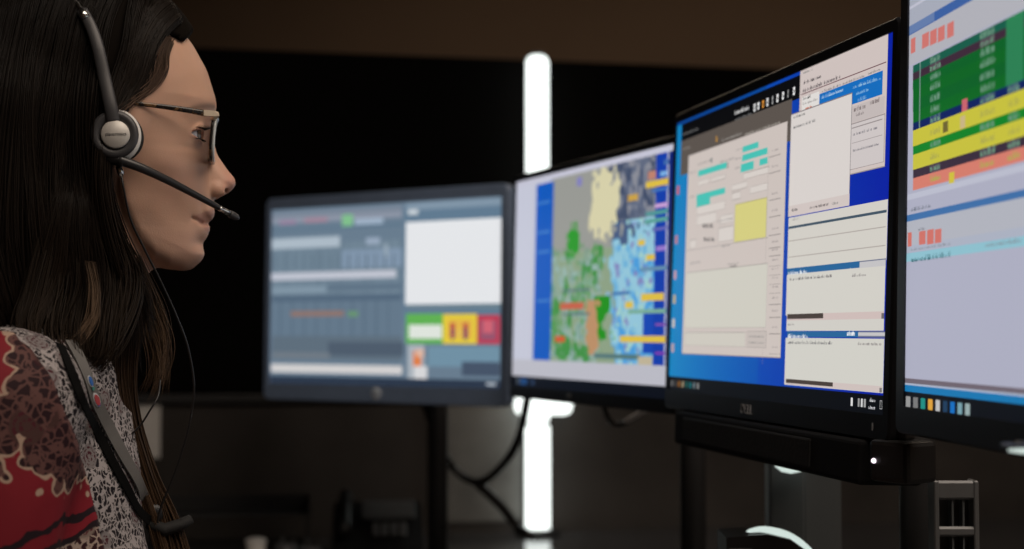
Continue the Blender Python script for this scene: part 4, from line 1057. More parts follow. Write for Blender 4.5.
def jacket_mat():
    m, h, b, oc = nodes_base('red_print_cloth', .7)
    w = warp(h, oc, 45, .016)
    sp = h.n('ShaderNodeSeparateXYZ'); h.l(w, sp.inputs[0])
    # object x,z plane (the cloth seen from her right side)
    def blobs(lst):
        res = None
        for px, py, ra, rb, ang in lst:
            p = onjac(px, py) - ORG; ca, sa = math.cos(ang), math.sin(ang)
            x = h.math('SUBTRACT', sp.outputs[0], p.x); z = h.math('SUBTRACT', sp.outputs[2], p.z)
            a = h.math('MULTIPLY_ADD', x, ca, h.math('MULTIPLY', z, sa)); c = h.math('MULTIPLY_ADD', x, -sa, h.math('MULTIPLY', z, ca))
            d = h.math('SQRT', h.math('ADD', h.math('POWER', h.math('ABSOLUTE', h.math('DIVIDE', a, ra)), 2.0), h.math('POWER', h.math('ABSOLUTE', h.math('DIVIDE', c, rb)), 2.0)))
            d = h.math('MULTIPLY', h.math('SUBTRACT', 1.0, d), min(ra, rb))
            res = d if res is None else h.math('MAXIMUM', res, d)
        return res
    sd = blobs(J_BLOBS)
    sc_ = voro(h, oc, 75, 'F1'); sd = h.math('ADD', sd, h.math('MULTIPLY', h.math('SUBTRACT', .45, sc_.outputs['Distance']), .012))
    red = h.mix(noise(h, oc, 25).outputs['Fac'], (.17, .010, .018), (.26, .018, .030))
    pais = floral(h, oc, (.12, .055, .05), (.022, .007, .010), (.070, .010, .018), .7)
    c = h.mix(h.step(sd, -.0016, -.0006), red, (.42, .30, .23)); c = h.mix(h.step(sd, .0006, .0014), c, pais)
    # dark band near the hem line
    a = onjac(0, 552) - ORG; e = onjac(88, 510) - ORG; dx, dz = e.x - a.x, e.z - a.z; ln = math.hypot(dx, dz)
    x = h.math('SUBTRACT', sp.outputs[0], a.x); z = h.math('SUBTRACT', sp.outputs[2], a.z)
    dist = h.math('MULTIPLY_ADD', x, -dz / ln, h.math('MULTIPLY', z, dx / ln))
    below = h.step(dist, -.012, -.016)
    c = h.mix(below, c, floral(h, oc, (.42, .33, .28), (.04, .012, .015), (.12, .02, .03), .8))
    line = h.math('MAXIMUM', h.step(h.math('ABSOLUTE', dist), .0034, .0024), h.step(h.math('ABSOLUTE', h.math('ADD', dist, .014)), .0026, .0016))
    c = h.mix(line, c, (.018, .010, .014))
    fr = h.n('ShaderNodeBump'); fr.inputs['Strength'].default_value = .25; fr.inputs['Distance'].default_value = .006
    h.l(noise(h, oc, 22, 2).outputs['Fac'], fr.inputs['Height']); h.l(fr.outputs[0], b.inputs['Normal'])
    h.l(c, b.inputs['Base Color']); return m
J_BLOBS = [(46, 380, .018, .030, .5), (54, 418, .020, .030, .2), (62, 446, .018, .024, .0), (74, 468, .011, .016, .0), (32, 432, .007, .018, .0), (30, 352, .012, .02, .6), (0, 430, .014, .034, -.1), (9, 405, .006, .012, 0)]

def garment(name, mat, inf, keep, lo, hi, st, arms=True, legs=False, thick=.0015, wr_amp=0.0):
    def fun(a, b, c):
        G = body_field(a, b, c, inf, arms, legs)[0]
        if wr_amp: G = G + wr_amp * (np.sin(60 * a + 25 * c + 3 * np.sin(22 * b)) * .6 + np.sin(48 * c + 35 * b + 5 * a) * .4)
        return G
    V, Q = run_field(fun, lo, hi, st)
    cen = V[Q].mean(1); k = keep(cen); Q = Q[k]
    used, inv = np.unique(Q, return_inverse=True); V = V[used]; Q = inv.reshape(Q.shape)
    Wd = towrld(V) - np.array(ORG)
    me = npmesh(name, Wd, Q)
    bm = bmesh.new(); bm.from_mesh(me)
    for _ in range(3):   # soften the cut edge
        bd = {v: [e.other_vert(v).co.copy() for e in v.link_edges if e.is_boundary] for v in bm.verts if v.is_boundary}
        for v, n in bd.items():
            if len(n) == 2: v.co = v.co * .5 + (n[0] + n[1]) * .25
    bmesh.ops.recalc_face_normals(bm, faces=bm.faces); bm.to_mesh(me); bm.free()
    o = link(name, me, mat, person, True)
    md = o.modifiers.new('thickness', 'SOLIDIFY'); md.thickness = thick; md.offset = 1
    return o, V, Q
def blouse_keep(c):
    # open neckline: a sloping collar plane lower at the front
    colz = nb.z - .012 - (c[:, 0] - nb.x) * .85
    k = (c[:, 2] < colz) | (np.abs(c[:, 1]) > .075)
    # V opening
    k &= c[:, 2] > seat_z + .03
    k &= c[:, 0] < wr[0] - .005
    return k
blouse, blV, blQ = garment('blouse', blouse_mat(), .006, blouse_keep, (hipf - .20, -.28, seat_z), (wr[0] + .03, .28, nb.z + .03), .005, wr_amp=.0014)
trous, _, _ = garment('trousers', M['trouser'], .007, lambda c: (c[:, 2] < seat_z + .14) & (c[:, 2] > .10 - HO.z) & ~((c[:, 2] > seat_z + .06) & (c[:, 0] > hipf + .15) & False), (hipf - .20, -.28, .06 - HO.z), (hipf + .62, .28, seat_z + .2), .008, arms=False, legs=True)
# jacket: open front, edge line given by points seen in the photo at its own depth
bl0 = BVHTree.FromPolygons([tuple(v) for v in towrld(blV).tolist()], [tuple(q) for q in blQ.tolist()])
def hitf(px, py, d_):
    h_ = bl0.ray_cast(CAM, ray(px, py).normalized()); P = (h_[0] if h_[0] is not None else W3(Lp(px, py, d_))) - HO
    return Vector((P.dot(FV), P.dot(RV), P.z))
ed = [hitf(*p) for p in ((13, 336, .13), (30, 350, .12), (47, 374, .115), (60, 402, .11), (77, 455, .10), (92, 505, .10), (101, 545, .10))]; ed.append(ed[-1] + Vector((.01, 0, -.10)))
ed.sort(key=lambda v: -v.z)
ez = np.array([p.z for p in ed][::-1]); ef = np.array([p.x for p in ed][::-1])
def jacket_keep(c):
    f_edge = np.interp(c[:, 2], ez, ef)
    k = c[:, 0] < f_edge
    k |= (np.abs(c[:, 1]) > .13) & (c[:, 2] < shz - .25)
    k &= c[:, 2] < Lp(8, 333, .13).z
    k &= (c[:, 2] > seat_z + .08) & (c[:, 0] < S_f + .15)
    k &= ~((np.abs(c[:, 1]) < .07) & (c[:, 2] > nb.z - .03))
    return k
jacket, jV, jQ = garment('jacket', None, .014, jacket_keep, (hipf - .22, -.30, seat_z), (S_f + .22, .30, nb.z + .05), .005, wr_amp=.0022, thick=.002)
jtree = BVHTree.FromPolygons([tuple(v) for v in towrld(jV).tolist()], [tuple(q) for q in jQ.tolist()])
def onjac(px, py):
    h_ = jtree.ray_cast(CAM, ray(px, py).normalized()); return h_[0] if h_[0] is not None else W3(Lp(px, py, .17))
jacket.data.materials.append(jacket_mat())
for s in (1, -1):   # shoes
    an = Vector((ank[0], ank[1] * s, ank[2]))
    def sh(a, b, c):
        def ellp(ce, r): return (1 - np.sqrt(((a - ce[0]) / r[0]) ** 2 + ((b - ce[1]) / r[1]) ** 2 + ((c - ce[2]) / r[2]) ** 2)) * min(r)
        G = smax(ellp((an.x - .01, an.y, .045 - HO.z), (.055, .042, .05)), ellp((an.x + .12, an.y + .014 * s, .034 - HO.z), (.095, .046, .042)), .02)
        return np.minimum(G, c - (.004 - HO.z))
    V, Q = run_field(sh, (an.x - .09, an.y - .08, -.005 - HO.z), (an.x + .24, an.y + .08, .12 - HO.z), .006)
    o = pchild('shoe', towrld(V), Q, M['black'])

# --- hair -----------------------------------------------------------
hl_px = [(184, 40), (176, 35), (168, 35), (159, 42), (151, 54), (146, 68), (140, 82), (132, 92), (126, 102), (122, 120), (118, 140), (106, 168), (110, 182), (115, 205), (124, 235), (138, 262), (147, 274)]
hp = [L(px, py, .055) for px, py in hl_px] + [L(152, 300, .05), L(152, 330, .05), L(148, 372, .05), L(60, 372, .05), L(-60, 400, .05), L(-130, 200, .05), L(-60, -50, .05), L(40, -40, .02), L(100, -24, 0), L(150, -30, 0), L(190, 0, 0), L(200, 25, 0)]
hx = grid1([(-.27, .09, .0035)]); hy = grid1([(-.13, .13, .0035)]); hz_ = grid1([(L(80, 375, .06)[1] - .01, .19, .0035)])
FX = hx[:, None, None]; LL = hy[None, :, None]; FZ = hz_[None, None, :]
A2, B2 = np.meshgrid(hx, hz_, indexing='ij'); msk = polysd(hp, A2, B2)[:, None, :]
g = ell(Lp(86, 88, 0), (.106, .079, .108))
for s in (1, -1):
    m = lambda v: np.array((v[0], v[1] * s, v[2]))
    g = smax(g, rcap(m(Lp(66, 120, .040)), m(Lp(58, 230, .048)), .042, .044), .02)
    g = smax(g, rcap(m(Lp(58, 230, .048)), m(Lp(56, 325, .070)), .044, .030), .02)
    g = smax(g, rcap(m(Lp(92, 215, .054)), m(Lp(104, 318, .058)), .022, .024), .02)
    g = smax(g, rcap(m(Lp(18, 120, .035)), m(Lp(0, 310, .060)), .050, .042), .02)
g = smax(g, rcap(Lp(0, 120, 0), Lp(-20, 340, 0), .07, .05), .02)
m2d = msk[:, 0, :]
Ds = polysd(P_ext, A2, B2) - .0020 + .0078 * np.clip(m2d / .030, 0, 1)
Wms = zi([(-10, .074), (60, .071), (95, .069), (120, .067), (150, .066), (175, .062), (200, .057), (300, .046)], B2)
ts_ = np.clip(Ds / .085, 0, 1); Ws_ = (Wms - .0015 + .0065 * np.clip(m2d / .020, 0, 1)) * np.sqrt(1 - (1 - ts_) ** 2)
qs_ = np.where(Ds > 0, Ws_ ** 2, .1 * Ds)[:, None, :]
gS = (qs_ - LL ** 2) / (2 * np.sqrt(np.maximum(np.maximum(qs_, LL ** 2), 4e-4)))
gS = np.minimum(gS, FZ - L(150, 130, .06)[1])
g0_ = smax(g, gS, .006); g = smax(np.minimum(g, msk), np.minimum(gS, msk + .003), .004)
gH = g0_
V, Q = surfnet(g, hx, hy, hz_)
pchild('hair', towrld(V), Q, M['hair_base'])
hair = bpy.data.objects['hair']

def samp(P):
    def w(ax, v):
        i = np.clip(np.searchsorted(ax, v) - 1, 0, len(ax) - 2); return i, np.clip((v - ax[i]) / (ax[i + 1] - ax[i]), 0, 1)
    i, a = w(hx, P[:, 0]); j, b = w(hy, P[:, 1]); k, c = w(hz_, P[:, 2]); r = 0
    for di in (0, 1):
        for dj in (0, 1):
            for dk in (0, 1): r = r + gH[i + di, j + dj, k + dk] * (a if di else 1 - a) * (b if dj else 1 - b) * (c if dk else 1 - c)
    return r
def push_out(P, off_):
    for _ in range(4):
        g_ = samp(P); e = .002
        gr = np.stack([samp(P + np.eye(3)[k] * e) - samp(P - np.eye(3)[k] * e) for k in range(3)], 1) / (2 * e)
        n2 = np.linalg.norm(gr, axis=1)[:, None] + 1e-6
        gr[:, 0] *= .15; P = P - gr / n2 * np.clip(g_ + off_, 0, .03)[:, None] / np.clip(n2, .4, 2)
    return P
def lerp_poly(A, B, s): return [a.lerp(b, s) for a, b in zip(A, B)]
def resample(P, n):
    P = catmull(P, 6); d = [0]
    for a, b in zip(P, P[1:]): d.append(d[-1] + (b - a).length)
    t = np.linspace(0, d[-1], n); arr = np.array([p[:] for p in P])
    return np.stack([np.interp(t, d, arr[:, k]) for k in range(3)], 1)
def strands(sheets, name, npt=26):
    Vs = []; Qs = []; Cs = []; o = 0
    for sh in sheets:
        A = resample([Lp(*p) for p in sh['a']], npt); B = resample([Lp(*p) for p in sh['b']], npt)
        MID = resample([Lp(*p) for p in sh['m']], npt) if 'm' in sh else None
        for i in range(sh['n']):
            s = rng.random(); t = np.linspace(0, 1, npt)[:, None]
            P = A * (1 - s) + B * s
            clump = math.floor(s * sh.get('cl', 9)); cr_ = np.random.default_rng(clump * 31 + sh['n'])
            ph = cr_.random(3) * 6.28; am = sh.get('wave', .004)
            P = P + am * np.stack([np.sin(t[:, 0] * 7 + ph[0]), np.sin(t[:, 0] * 6 + ph[1]), .3 * np.sin(t[:, 0] * 5 + ph[2])], 1) * t
            P = P + rng.normal(0, sh.get('jit', .002), 3)[None] * (.3 + .9 * t) + rng.normal(0, 1, 3)[None] * sh.get('fly', .002) * t ** 2
            ln = 1 - sh.get('rag', .12) * rng.random(); P = np.stack([np.interp(np.linspace(0, ln, npt), np.linspace(0, 1, npt), P[:, k]) for k in range(3)], 1)
            P1 = push_out(P, rng.uniform(.0006, .0045)); wt = np.clip(t / .12, 0, 1); P = P * (1 - wt) + P1 * wt
            r = sh.get('r', .0005) * rng.uniform(.7, 1.3)
            T = np.gradient(P, axis=0); T /= np.linalg.norm(T, axis=1)[:, None] + 1e-9
            a = np.cross(T, np.array((0.2, 1, .1))); a /= np.linalg.norm(a, axis=1)[:, None] + 1e-9; b = np.cross(T, a)
            taper = (1 - .85 * np.clip((t - .6) / .4, 0, 1) ** 1.5) * np.clip(.35 + t * 6, 0, 1)
            R = [P + (a * math.cos(2.0944 * k) + b * math.sin(2.0944 * k)) * r * taper for k in range(3)]
            Vs.append(np.stack(R, 1).reshape(-1, 3))
            idx = o + np.arange(npt * 3).reshape(npt, 3)
            for k in range(3):
                Qs.append(np.stack([idx[:-1, k], idx[:-1, (k + 1) % 3], idx[1:, (k + 1) % 3], idx[1:, k]], 1))
            c0 = np.array(sh.get('c0', (.004, .0028, .002))); c1 = np.array(sh.get('c1', (.012, .0075, .005)))
            cc = (c0 * (1 - t) + c1 * t) * rng.uniform(.6, 1.5)
            Cs.append(np.repeat(cc, 3, 0)); o += npt * 3
    V = towrld(np.concatenate(Vs)) - np.array(ORG)
    me = npmesh(name, V, np.concatenate(Qs)); setcol(me, np.concatenate(Cs))
    return link(name, me, M['hair'], hair, True)
BR0 = (.020, .012, .008); BR1 = (.085, .050, .028)
sheets = [
 dict(n=620, a=[(184, 41, .004), (164, 43, .040), (151, 58, .056), (143, 84, .066), (127, 105, .078), (112, 128, .084), (106, 170, .085), (110, 210, .084)],
      b=[(172, 22, .000), (146, 22, .044), (128, 54, .064), (118, 90, .078), (108, 120, .084), (100, 150, .086), (98, 190, .088), (100, 230, .088)], jit=.0016, wave=.0025, cl=8, c0=(.008, .0055, .004), c1=(.013, .0085, .006)),
 # crown falling over the near side behind the ear cup
 dict(n=750, a=[(140, 2, .004), (112, 20, .060), (98, 80, .090), (92, 140, .094), (96, 210, .092), (108, 270, .090), (112, 330, .085)],
      b=[(10, -2, .012), (-14, 40, .05), (-28, 120, .07), (-30, 200, .08), (-26, 270, .09), (-14, 330, .10), (0, 352, .10)], jit=.003, wave=.006, cl=14),
 # forehead hair swept back over the temple to the ear
 dict(n=520, a=[(184, 38, .000), (164, 42, .030), (150, 60, .052), (144, 86, .066), (126, 108, .080), (110, 140, .088), (106, 180, .088), (118, 230, .080), (134, 268, .074), (146, 300, .066), (150, 340, .060)],
      b=[(142, 2, .000), (128, 16, .046), (124, 50, .074), (112, 90, .086), (102, 130, .092), (98, 175, .094), (104, 225, .092), (116, 270, .088), (126, 310, .080), (128, 345, .072), (122, 362, .066)], jit=.0022, wave=.003, cl=10, c1=(.018, .011, .007)),
 # fine strands at the temple edge
 dict(n=90, a=[(172, 46, .034), (164, 60, .046), (164, 74, .052), (156, 84, .060), (140, 96, .071), (122, 108, .082), (110, 122, .088)],
      b=[(170, 44, .034), (156, 60, .054), (150, 78, .062), (140, 90, .070), (128, 100, .078), (116, 112, .084), (106, 128, .089)], jit=.0022, fly=.003, r=.0003, c0=(.05, .033, .024), c1=(.16, .10, .07)),
 # baby hairs below the temple sweep
 dict(n=24, a=[(164, 70, .050), (160, 82, .056), (146, 92, .067), (128, 104, .079)], b=[(158, 66, .054), (152, 80, .061), (142, 88, .069), (124, 98, .081)], r=.00025, jit=.002, c0=(.08, .05, .035), c1=(.10, .06, .04)),
 # near side mass in front of the shoulder, curling under
 dict(n=620, a=[(110, 185, .086), (122, 235, .082), (138, 268, .080), (140, 300, .086), (128, 340, .096), (104, 364, .100), (72, 362, .104)],
      b=[(60, 170, .094), (40, 240, .098), (24, 290, .108), (10, 320, .122), (14, 342, .126), (42, 360, .122), (72, 358, .114)], jit=.003, wave=.006, cl=12, c1=(.028, .018, .011)),
 # lighter curl, its shine painted into the strand colour
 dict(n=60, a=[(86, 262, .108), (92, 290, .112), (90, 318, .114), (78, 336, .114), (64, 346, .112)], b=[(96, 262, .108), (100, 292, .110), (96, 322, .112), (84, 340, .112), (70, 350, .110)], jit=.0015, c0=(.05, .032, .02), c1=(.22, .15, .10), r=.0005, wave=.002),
 # front fringe beside the neck, thin and see-through, far side
 dict(n=170, a=[(140, 255, .040), (152, 285, .036), (162, 315, .030), (168, 345, .026), (168, 372, .024), (163, 392, .022)],
      b=[(132, 262, .045), (140, 295, .045), (146, 325, .040), (150, 352, .036), (148, 378, .032), (142, 398, .030)], jit=.0025, fly=.003, r=.0003, c0=(.03, .019, .012), c1=(.12, .075, .045)),
 # long brown lock hanging down the front of the blouse
 dict(n=520, a=[(138, 285, .050), (140, 330, .048), (136, 375, .046), (140, 420, .046), (156, 470, .046), (176, 520, .046), (188, 570, .046), (196, 610, .046)],
      b=[(108, 300, .060), (106, 340, .058), (108, 385, .056), (118, 425, .056), (132, 470, .056), (148, 515, .056), (160, 560, .056), (168, 600, .056)], jit=.0018, wave=.003, c0=BR0, c1=BR1, cl=8, rag=.05),
 # far side hair behind the neck
 dict(n=260, a=[(128, 240, -.03), (136, 280, -.03), (138, 330, -.04), (134, 380, -.05)], b=[(60, 240, -.05), (50, 290, -.07), (40, 330, -.09), (40, 360, -.1)], jit=.004),
]
strands(sheets, 'hair_strands')

# --- glasses ---------------------------------------------------------
def tort_mat():
    m, h, b, oc = nodes_base('tortoiseshell', .25); b.inputs['Specular IOR Level'].default_value = .5
    n = noise(h, oc, 160, 2); c = h.mix(h.step(n.outputs['Fac'], .50, .60), (.012, .008, .006), (.16, .085, .035)); h.l(c, b.inputs['Base Color']); return m
M['tort'] = tort_mat(); M['rimglint'] = pmat('pale_lens_reflection', (.75, .80, .80), .15, spec=.8, coat=.5)
def tglass():
    m, nt = newmat('lens_glass'); h = N(nt); out = h.n('ShaderNodeOutputMaterial')
    g = h.n('ShaderNodeBsdfGlossy'); g.inputs['Roughness'].default_value = .03; t = h.n('ShaderNodeBsdfTransparent'); t.inputs[0].default_value = (.985, .985, .985, 1)
    fr = h.n('ShaderNodeFresnel'); fr.inputs[0].default_value = 1.6; mx = h.n('ShaderNodeMixShader'); h.l(fr.outputs[0], mx.inputs[0]); h.l(t.outputs[0], mx.inputs[1]); h.l(g.outputs[0], mx.inputs[2]); h.l(mx.outputs[0], out.inputs[0])
    return m
M['lens'] = tglass()
gorg = W3(Lp(214, 125, 0)); 
def wthing(name, label, cat, org): return thing(name, label, cat, org)
def wpart(name, bm, mat, root, smooth=True):
    top = root.parent or root
    for v in bm.verts: v.co = W3(v.co) - Vector(top.location)
    return part(name, bm, mat, root, smooth)
gl = wthing('glasses', 'tortoiseshell glasses with gold hinges worn on the face', 'glasses', gorg)
tl_f, tl_z = L(216.5, 115.5, .052); bl_f, bl_z = L(211.5, 161, .045)
zt, zb = tl_z, bl_z
def rim_pt(u, s):
    """u in 0..1 around a rounded rectangle lens; returns head frame point"""
    a = 2 * PI * u; n = 3.4
    cx, cz = math.cos(a), math.sin(a)
    k = (abs(cx) ** n + abs(cz) ** n) ** (-1 / n)
    x = cx * k; z = cz * k
    l = .0335 + .0265 * x * (1 - .05 * (1 - z)); zz_ = (zt + zb) / 2 + (zt - zb) / 2 * z
    f = tl_f + (zz_ - zt) / (zb - zt) * (bl_f - tl_f)
    f += .0030 - .0072 * ((l - .010) / .050) ** 2
    return Vector((f, l * s, zz_))
for s in (1, -1):
    bm = bmesh.new(); P = [rim_pt(k / 64, s) for k in range(65)]
    tube(bm, P, .0013, 8, cap=False); rim_ = wpart('rim', bm, M['tort'], gl)
    bm = bmesh.new(); tube(bm, [p + Vector((.0021, 0, 0)) for p in P], .0013, 8, cap=False); wpart('rim_reflection', bm, M['rimglint'], rim_)  # pale front rim stands for the lens reflecting the screens
    bm = bmesh.new(); ctr = sum(P[:-1], Vector()) / 64 + Vector((.0008, 0, 0))
    for off_, flip in ((.0006, 0), (-.0006, 1)):
        rings = []
        cv = bm.verts.new(ctr + Vector((off_ + .0012, 0, 0)))
        for t_ in (.25, .5, .75, .99):
            rings.append([bm.verts.new(ctr.lerp(p, t_) + Vector((off_ + .0012 * (1 - t_ ** 2), 0, 0))) for p in P[:-1]])
        for k in range(64): bm.faces.new((cv, rings[0][k], rings[0][(k + 1) % 64]))
        for r0, r1 in zip(rings, rings[1:]):
            for k in range(64): bm.faces.new((r0[k], r1[k], r1[(k + 1) % 64], r0[(k + 1) % 64]))
    wpart('lens', bm, M['lens'], gl)
    hg = Vector((L(216.5, 114, .064)[0], .064 * s, L(216.5, 114, .064)[1])); hg2 = Vector((L(203, 112.8, .0685)[0], .0675 * s, L(203, 112.8, .0685)[1]))
    bm = bmesh.new(); tube(bm, [rim_pt(.115, s) + Vector((-.0005, 0, 0)), hg + Vector((0, -.002 * s, 0)), hg + Vector((-.003, .001 * s, 0)), hg2], [.0026, .0034, .0034, .0034], 4, .8, up=Vector((0, 1, 0)), ph=PI / 4); wpart('hinge', bm, M['gold'], gl, False)
    pts = [hg2 + Vector((.001, 0, 0))] + [Vector((L(px, py, l)[0], l * s, L(px, py, l)[1])) for px, py, l in ((190, 110.5, .0705), (170, 107.5, .073), (148, 104.8, .0755), (128, 103.0, .0775), (112, 106, .078))]
    bm = bmesh.new(); tube(bm, catmull(pts, 6), [.0027 - .0009 * min(1, k / 20) for k in range(31)], 10, .5, up=Vector((0, 1, 0))); wpart('temple_arm', bm, M['tort'], gl)
    bm = bmesh.new(); bmesh.ops.create_uvsphere(bm, u_segments=12, v_segments=8, radius=.003)
    f_, z_ = L(208.5, 141, .009); bmesh.ops.scale(bm, vec=(.9, .4, 1.5), verts=bm.verts); bmesh.ops.translate(bm, vec=(f_ + .0015, .0105 * s, z_), verts=bm.verts); wpart('nose_pad', bm, M['lens'], gl)
bm = bmesh.new(); pl_ = rim_pt(.44, 1); pr_ = rim_pt(.44, -1)
tube(bm, catmull([pl_, pl_.lerp(pr_, .5) + Vector((.002, 0, .002)), pr_], 5), .0017, 8); wpart('bridge', bm, M['tort'], gl)

# --- headset -----------------------------------------------------------
CL = .094
hc = Lp(114.6, 134.6, CL)
hs = wthing('headset', 'black call headset with a silver disc ear cup and a mouthpiece boom', 'headset', W3(hc))
# cup frame: axis along +l with a slight tilt toward the back
ax = Vector((-.10, 1, .03)).normalized()
uu, vv = frame_for(ax, Vector((0, 0, 1)))
def disc(bm, prof, c=hc, sx=1.0, sy=1.0, n=48):
    # frame_for: a = up x t ; use a,b as axes
    mt = Matrix(((uu.x, vv.x, ax.x, c.x), (uu.y, vv.y, ax.y, c.y), (uu.z, vv.z, ax.z, c.z), (0, 0, 0, 1)))
    lathe(bm, prof, n, mt, sx, sy)
bm = bmesh.new(); disc(bm, [(0, -.004), (.0172, -.004), (.0190, -.002), (.0196, .001), (.0188, .0035), (.0165, .0045), (.0130, .0040), (.0118, .0022), (0, .0022)], sx=.96, sy=1.0); cup = wpart('ear_cup', bm, M['cupgrey'], hs)
bm = bmesh.new(); disc(bm, [(0, .0030), (.0108, .0030), (.0113, .0036), (.0113, .0056), (.0104, .0064), (0, .0067)], hc + Vector((.0007, 0, -.0006))); bd = wpart('badge', bm, M['silver'], cup)
me = text_mesh('plantronics', .0037, .00008)
mt = Matrix.Translation(hc + Vector((.0012, 0, -.0006)) + ax * .0070) 
for v in me.vertices:
    p = hc + Vector((.0012, 0, -.0006)) + ax * .0069 + Vector((1, .10, .05)).normalized() * v.co.x + Vector((-.05, 0, 1)).normalized() * v.co.y + ax * v.co.z
    v.co = W3(p) - Vector(hs.location)
link('badge_lettering', me, M['letter'], bd, False)
bm = bmesh.new(); disc(bm, [(0, -.004), (.0185, -.004), (.0206, -.006), (.0206, -.0085), (.019, -.0095), (0, -.0095)], hc + Vector((.0018, 0, .0002)), sx=.92, sy=1.04); wpart('backing_ring', bm, M['white'], cup)
bm = bmesh.new(); disc(bm, [(0, -.009), (.018, -.009), (.0205, -.012), (.0208, -.017), (.018, -.022), (0, -.022)], hc + Vector((.0020, 0, .0004))); wpart('ear_cushion', bm, M['softblack'], hs)
arm = [(113.5, 122, CL + .003), (110, 104, CL + .003), (104, 76, .093), (98, 48, .090), (91, 27, .084), (82, 10, .077)]
bm = bmesh.new(); tube(bm, catmull([Lp(*p) for p in arm], 6), [.0056 - .0010 * k / 30 for k in range(31)], 14, .5, up=Vector((0, 1, 0))); wpart('slider_arm', bm, M['cupgrey'], hs)
wire = [(84, 13, .0785), (77, 3, .070), (66, -14, .052), (50, -36, .022), (44, -42, 0), (50, -36, -.022), (66, -14, -.052), (90, 30, -.082), (104, 90, -.088)]
bm = bmesh.new(); tube(bm, catmull([Lp(*p) for p in wire], 8), .0018, 10); wpart('headband', bm, M['chrome'], hs)
bm = bmesh.new(); tube(bm, [Lp(87, 19, .0805), Lp(82, 9.5, .0765)], [.0052, .0038], 12, .7); wpart('band_cap', bm, M['chrome'], hs)
bm = bmesh.new(); tube(bm, [Lp(104, 90, -.086), Lp(108, 110, -.088), Lp(108, 130, -.086)], [.010, .014, .010], 14, .4); wpart('temple_pad', bm, M['softblack'], hs)
bm = bmesh.new(); tube(bm, catmull([Lp(105, 152, CL - .006), Lp(109, 157, CL - .003), Lp(118, 160, CL - .001), Lp(124, 163, CL)], 4), [.0062, .0066, .0064, .0060, .0056, .0054, .0052, .005, .005, .005, .005, .005, .005], 14); wpart('boom_joint', bm, M['black'], hs)
boom = [(118, 159.5, CL + .001), (140, 167.5, .092), (165, 179, .084), (190, 192, .074), (214, 205, .062), (219, 208, .0595)]
bc = catmull([Lp(*p) for p in boom], 6)
bm = bmesh.new(); tube(bm, bc, [.0046 - .0022 * k / (len(bc) - 1) for k in range(len(bc))], 14, .9); wpart('boom', bm, pmat('boom_plastic', (.03, .03, .032), .32), hs)
bm = bmesh.new(); tube(bm, [Lp(218.5, 207.7, .0597), Lp(220, 208.5, .059), Lp(230, 213.8, .0545)], [.0019, .0024, .0028], 14); wpart('boom_collar', bm, M['chrome'], hs)
bm = bmesh.new(); tube(bm, [Lp(229.5, 213.5, .0547), Lp(231, 214.4, .054), Lp(236.5, 217.4, .051), Lp(238.8, 218.8, .050)], [.0030, .0034, .0030, .0012], 14); wpart('microphone_tip', bm, M['cupgrey'], hs)
bm = bmesh.new(); tube(bm, [Lp(119, 166, CL - .004), Lp(120.5, 172, CL - .004), Lp(121.5, 177, CL - .004)], [.0030, .0028, .0018], 10); wpart('cable_boot', bm, M['chrome'], hs)
blw = BVHTree.FromPolygons([tuple(v) for v in towrld(blV).tolist()], [tuple(q) for q in blQ.tolist()])
def onblouse(px, py, off_=.004, dflt=.04):
    d = ray(px, py).normalized(); h_ = blw.ray_cast(CAM, d)
    P = h_[0] if h_[0] is not None else W3(Lp(px, py, dflt))
    q = P - d * off_ - HO; return Vector((q.dot(FV), q.dot(RV), q.z))
cb_ = [Lp(*p) for p in ((121, 172, CL - .004), (124, 190, .093), (131, 220, .090), (145, 250, .088), (160, 280, .085), (176, 315, .082), (188, 348, .080), (194, 385, .078), (191, 415, .076), (184, 445, .072), (172, 480, .066), (160, 510, .060), (156, 535, .056))]
bm = bmesh.new(); tube(bm, catmull(cb_, 8), .00095, 8); wpart('headset_cable', bm, M['cable'], hs)
# second thin cable passing behind the lock
bm = bmesh.new(); tube(bm, catmull([W3(Lp(*p)) for p in ((124, 440, .062), (139, 427, .064), (149, 412, .066), (158, 396, .062), (160, 380, .050))], 6), .0008, 8)
tag(part('cable', bm, M['cable'], None, True), 'thin black cable crossing in front of the pale paper notice beside the hair', 'cable')

# --- lanyard -----------------------------------------------------------
def onb2(px, py, off_):
    d = ray(px, py).normalized(); h_ = blw.ray_cast(CAM, d)
    if h_[0] is None: P = W3(Lp(px, py, .04)); nv = (CAM - P).normalized()
    else:
        P = h_[0]; nv = h_[1]
        if nv.dot(d) > 0: nv = -nv
        nv = (nv - d * .6).normalized()
    q = P + nv * off_ - HO; c_ = lambda v: Vector((v.dot(FV), v.dot(RV), v.z))
    return c_(q), c_(nv)
SP = ((68, 344), (76, 362), (83, 380), (91, 400), (104, 426), (119, 455), (134, 483), (147, 508), (156, 525))
n2_ = [onb2(px, py, .0055) for px, py in SP]; near = [a for a, b in n2_]; nn_ = [b for a, b in n2_]
b2_ = [onb2(px - 11, py + 4, .0045) for px, py in SP[:-1]] + [n2_[-1]]
ln_ = wthing('lanyard', 'grey lanyard with a small blue and red emblem hanging down the blouse', 'lanyard', W3(near[0]))
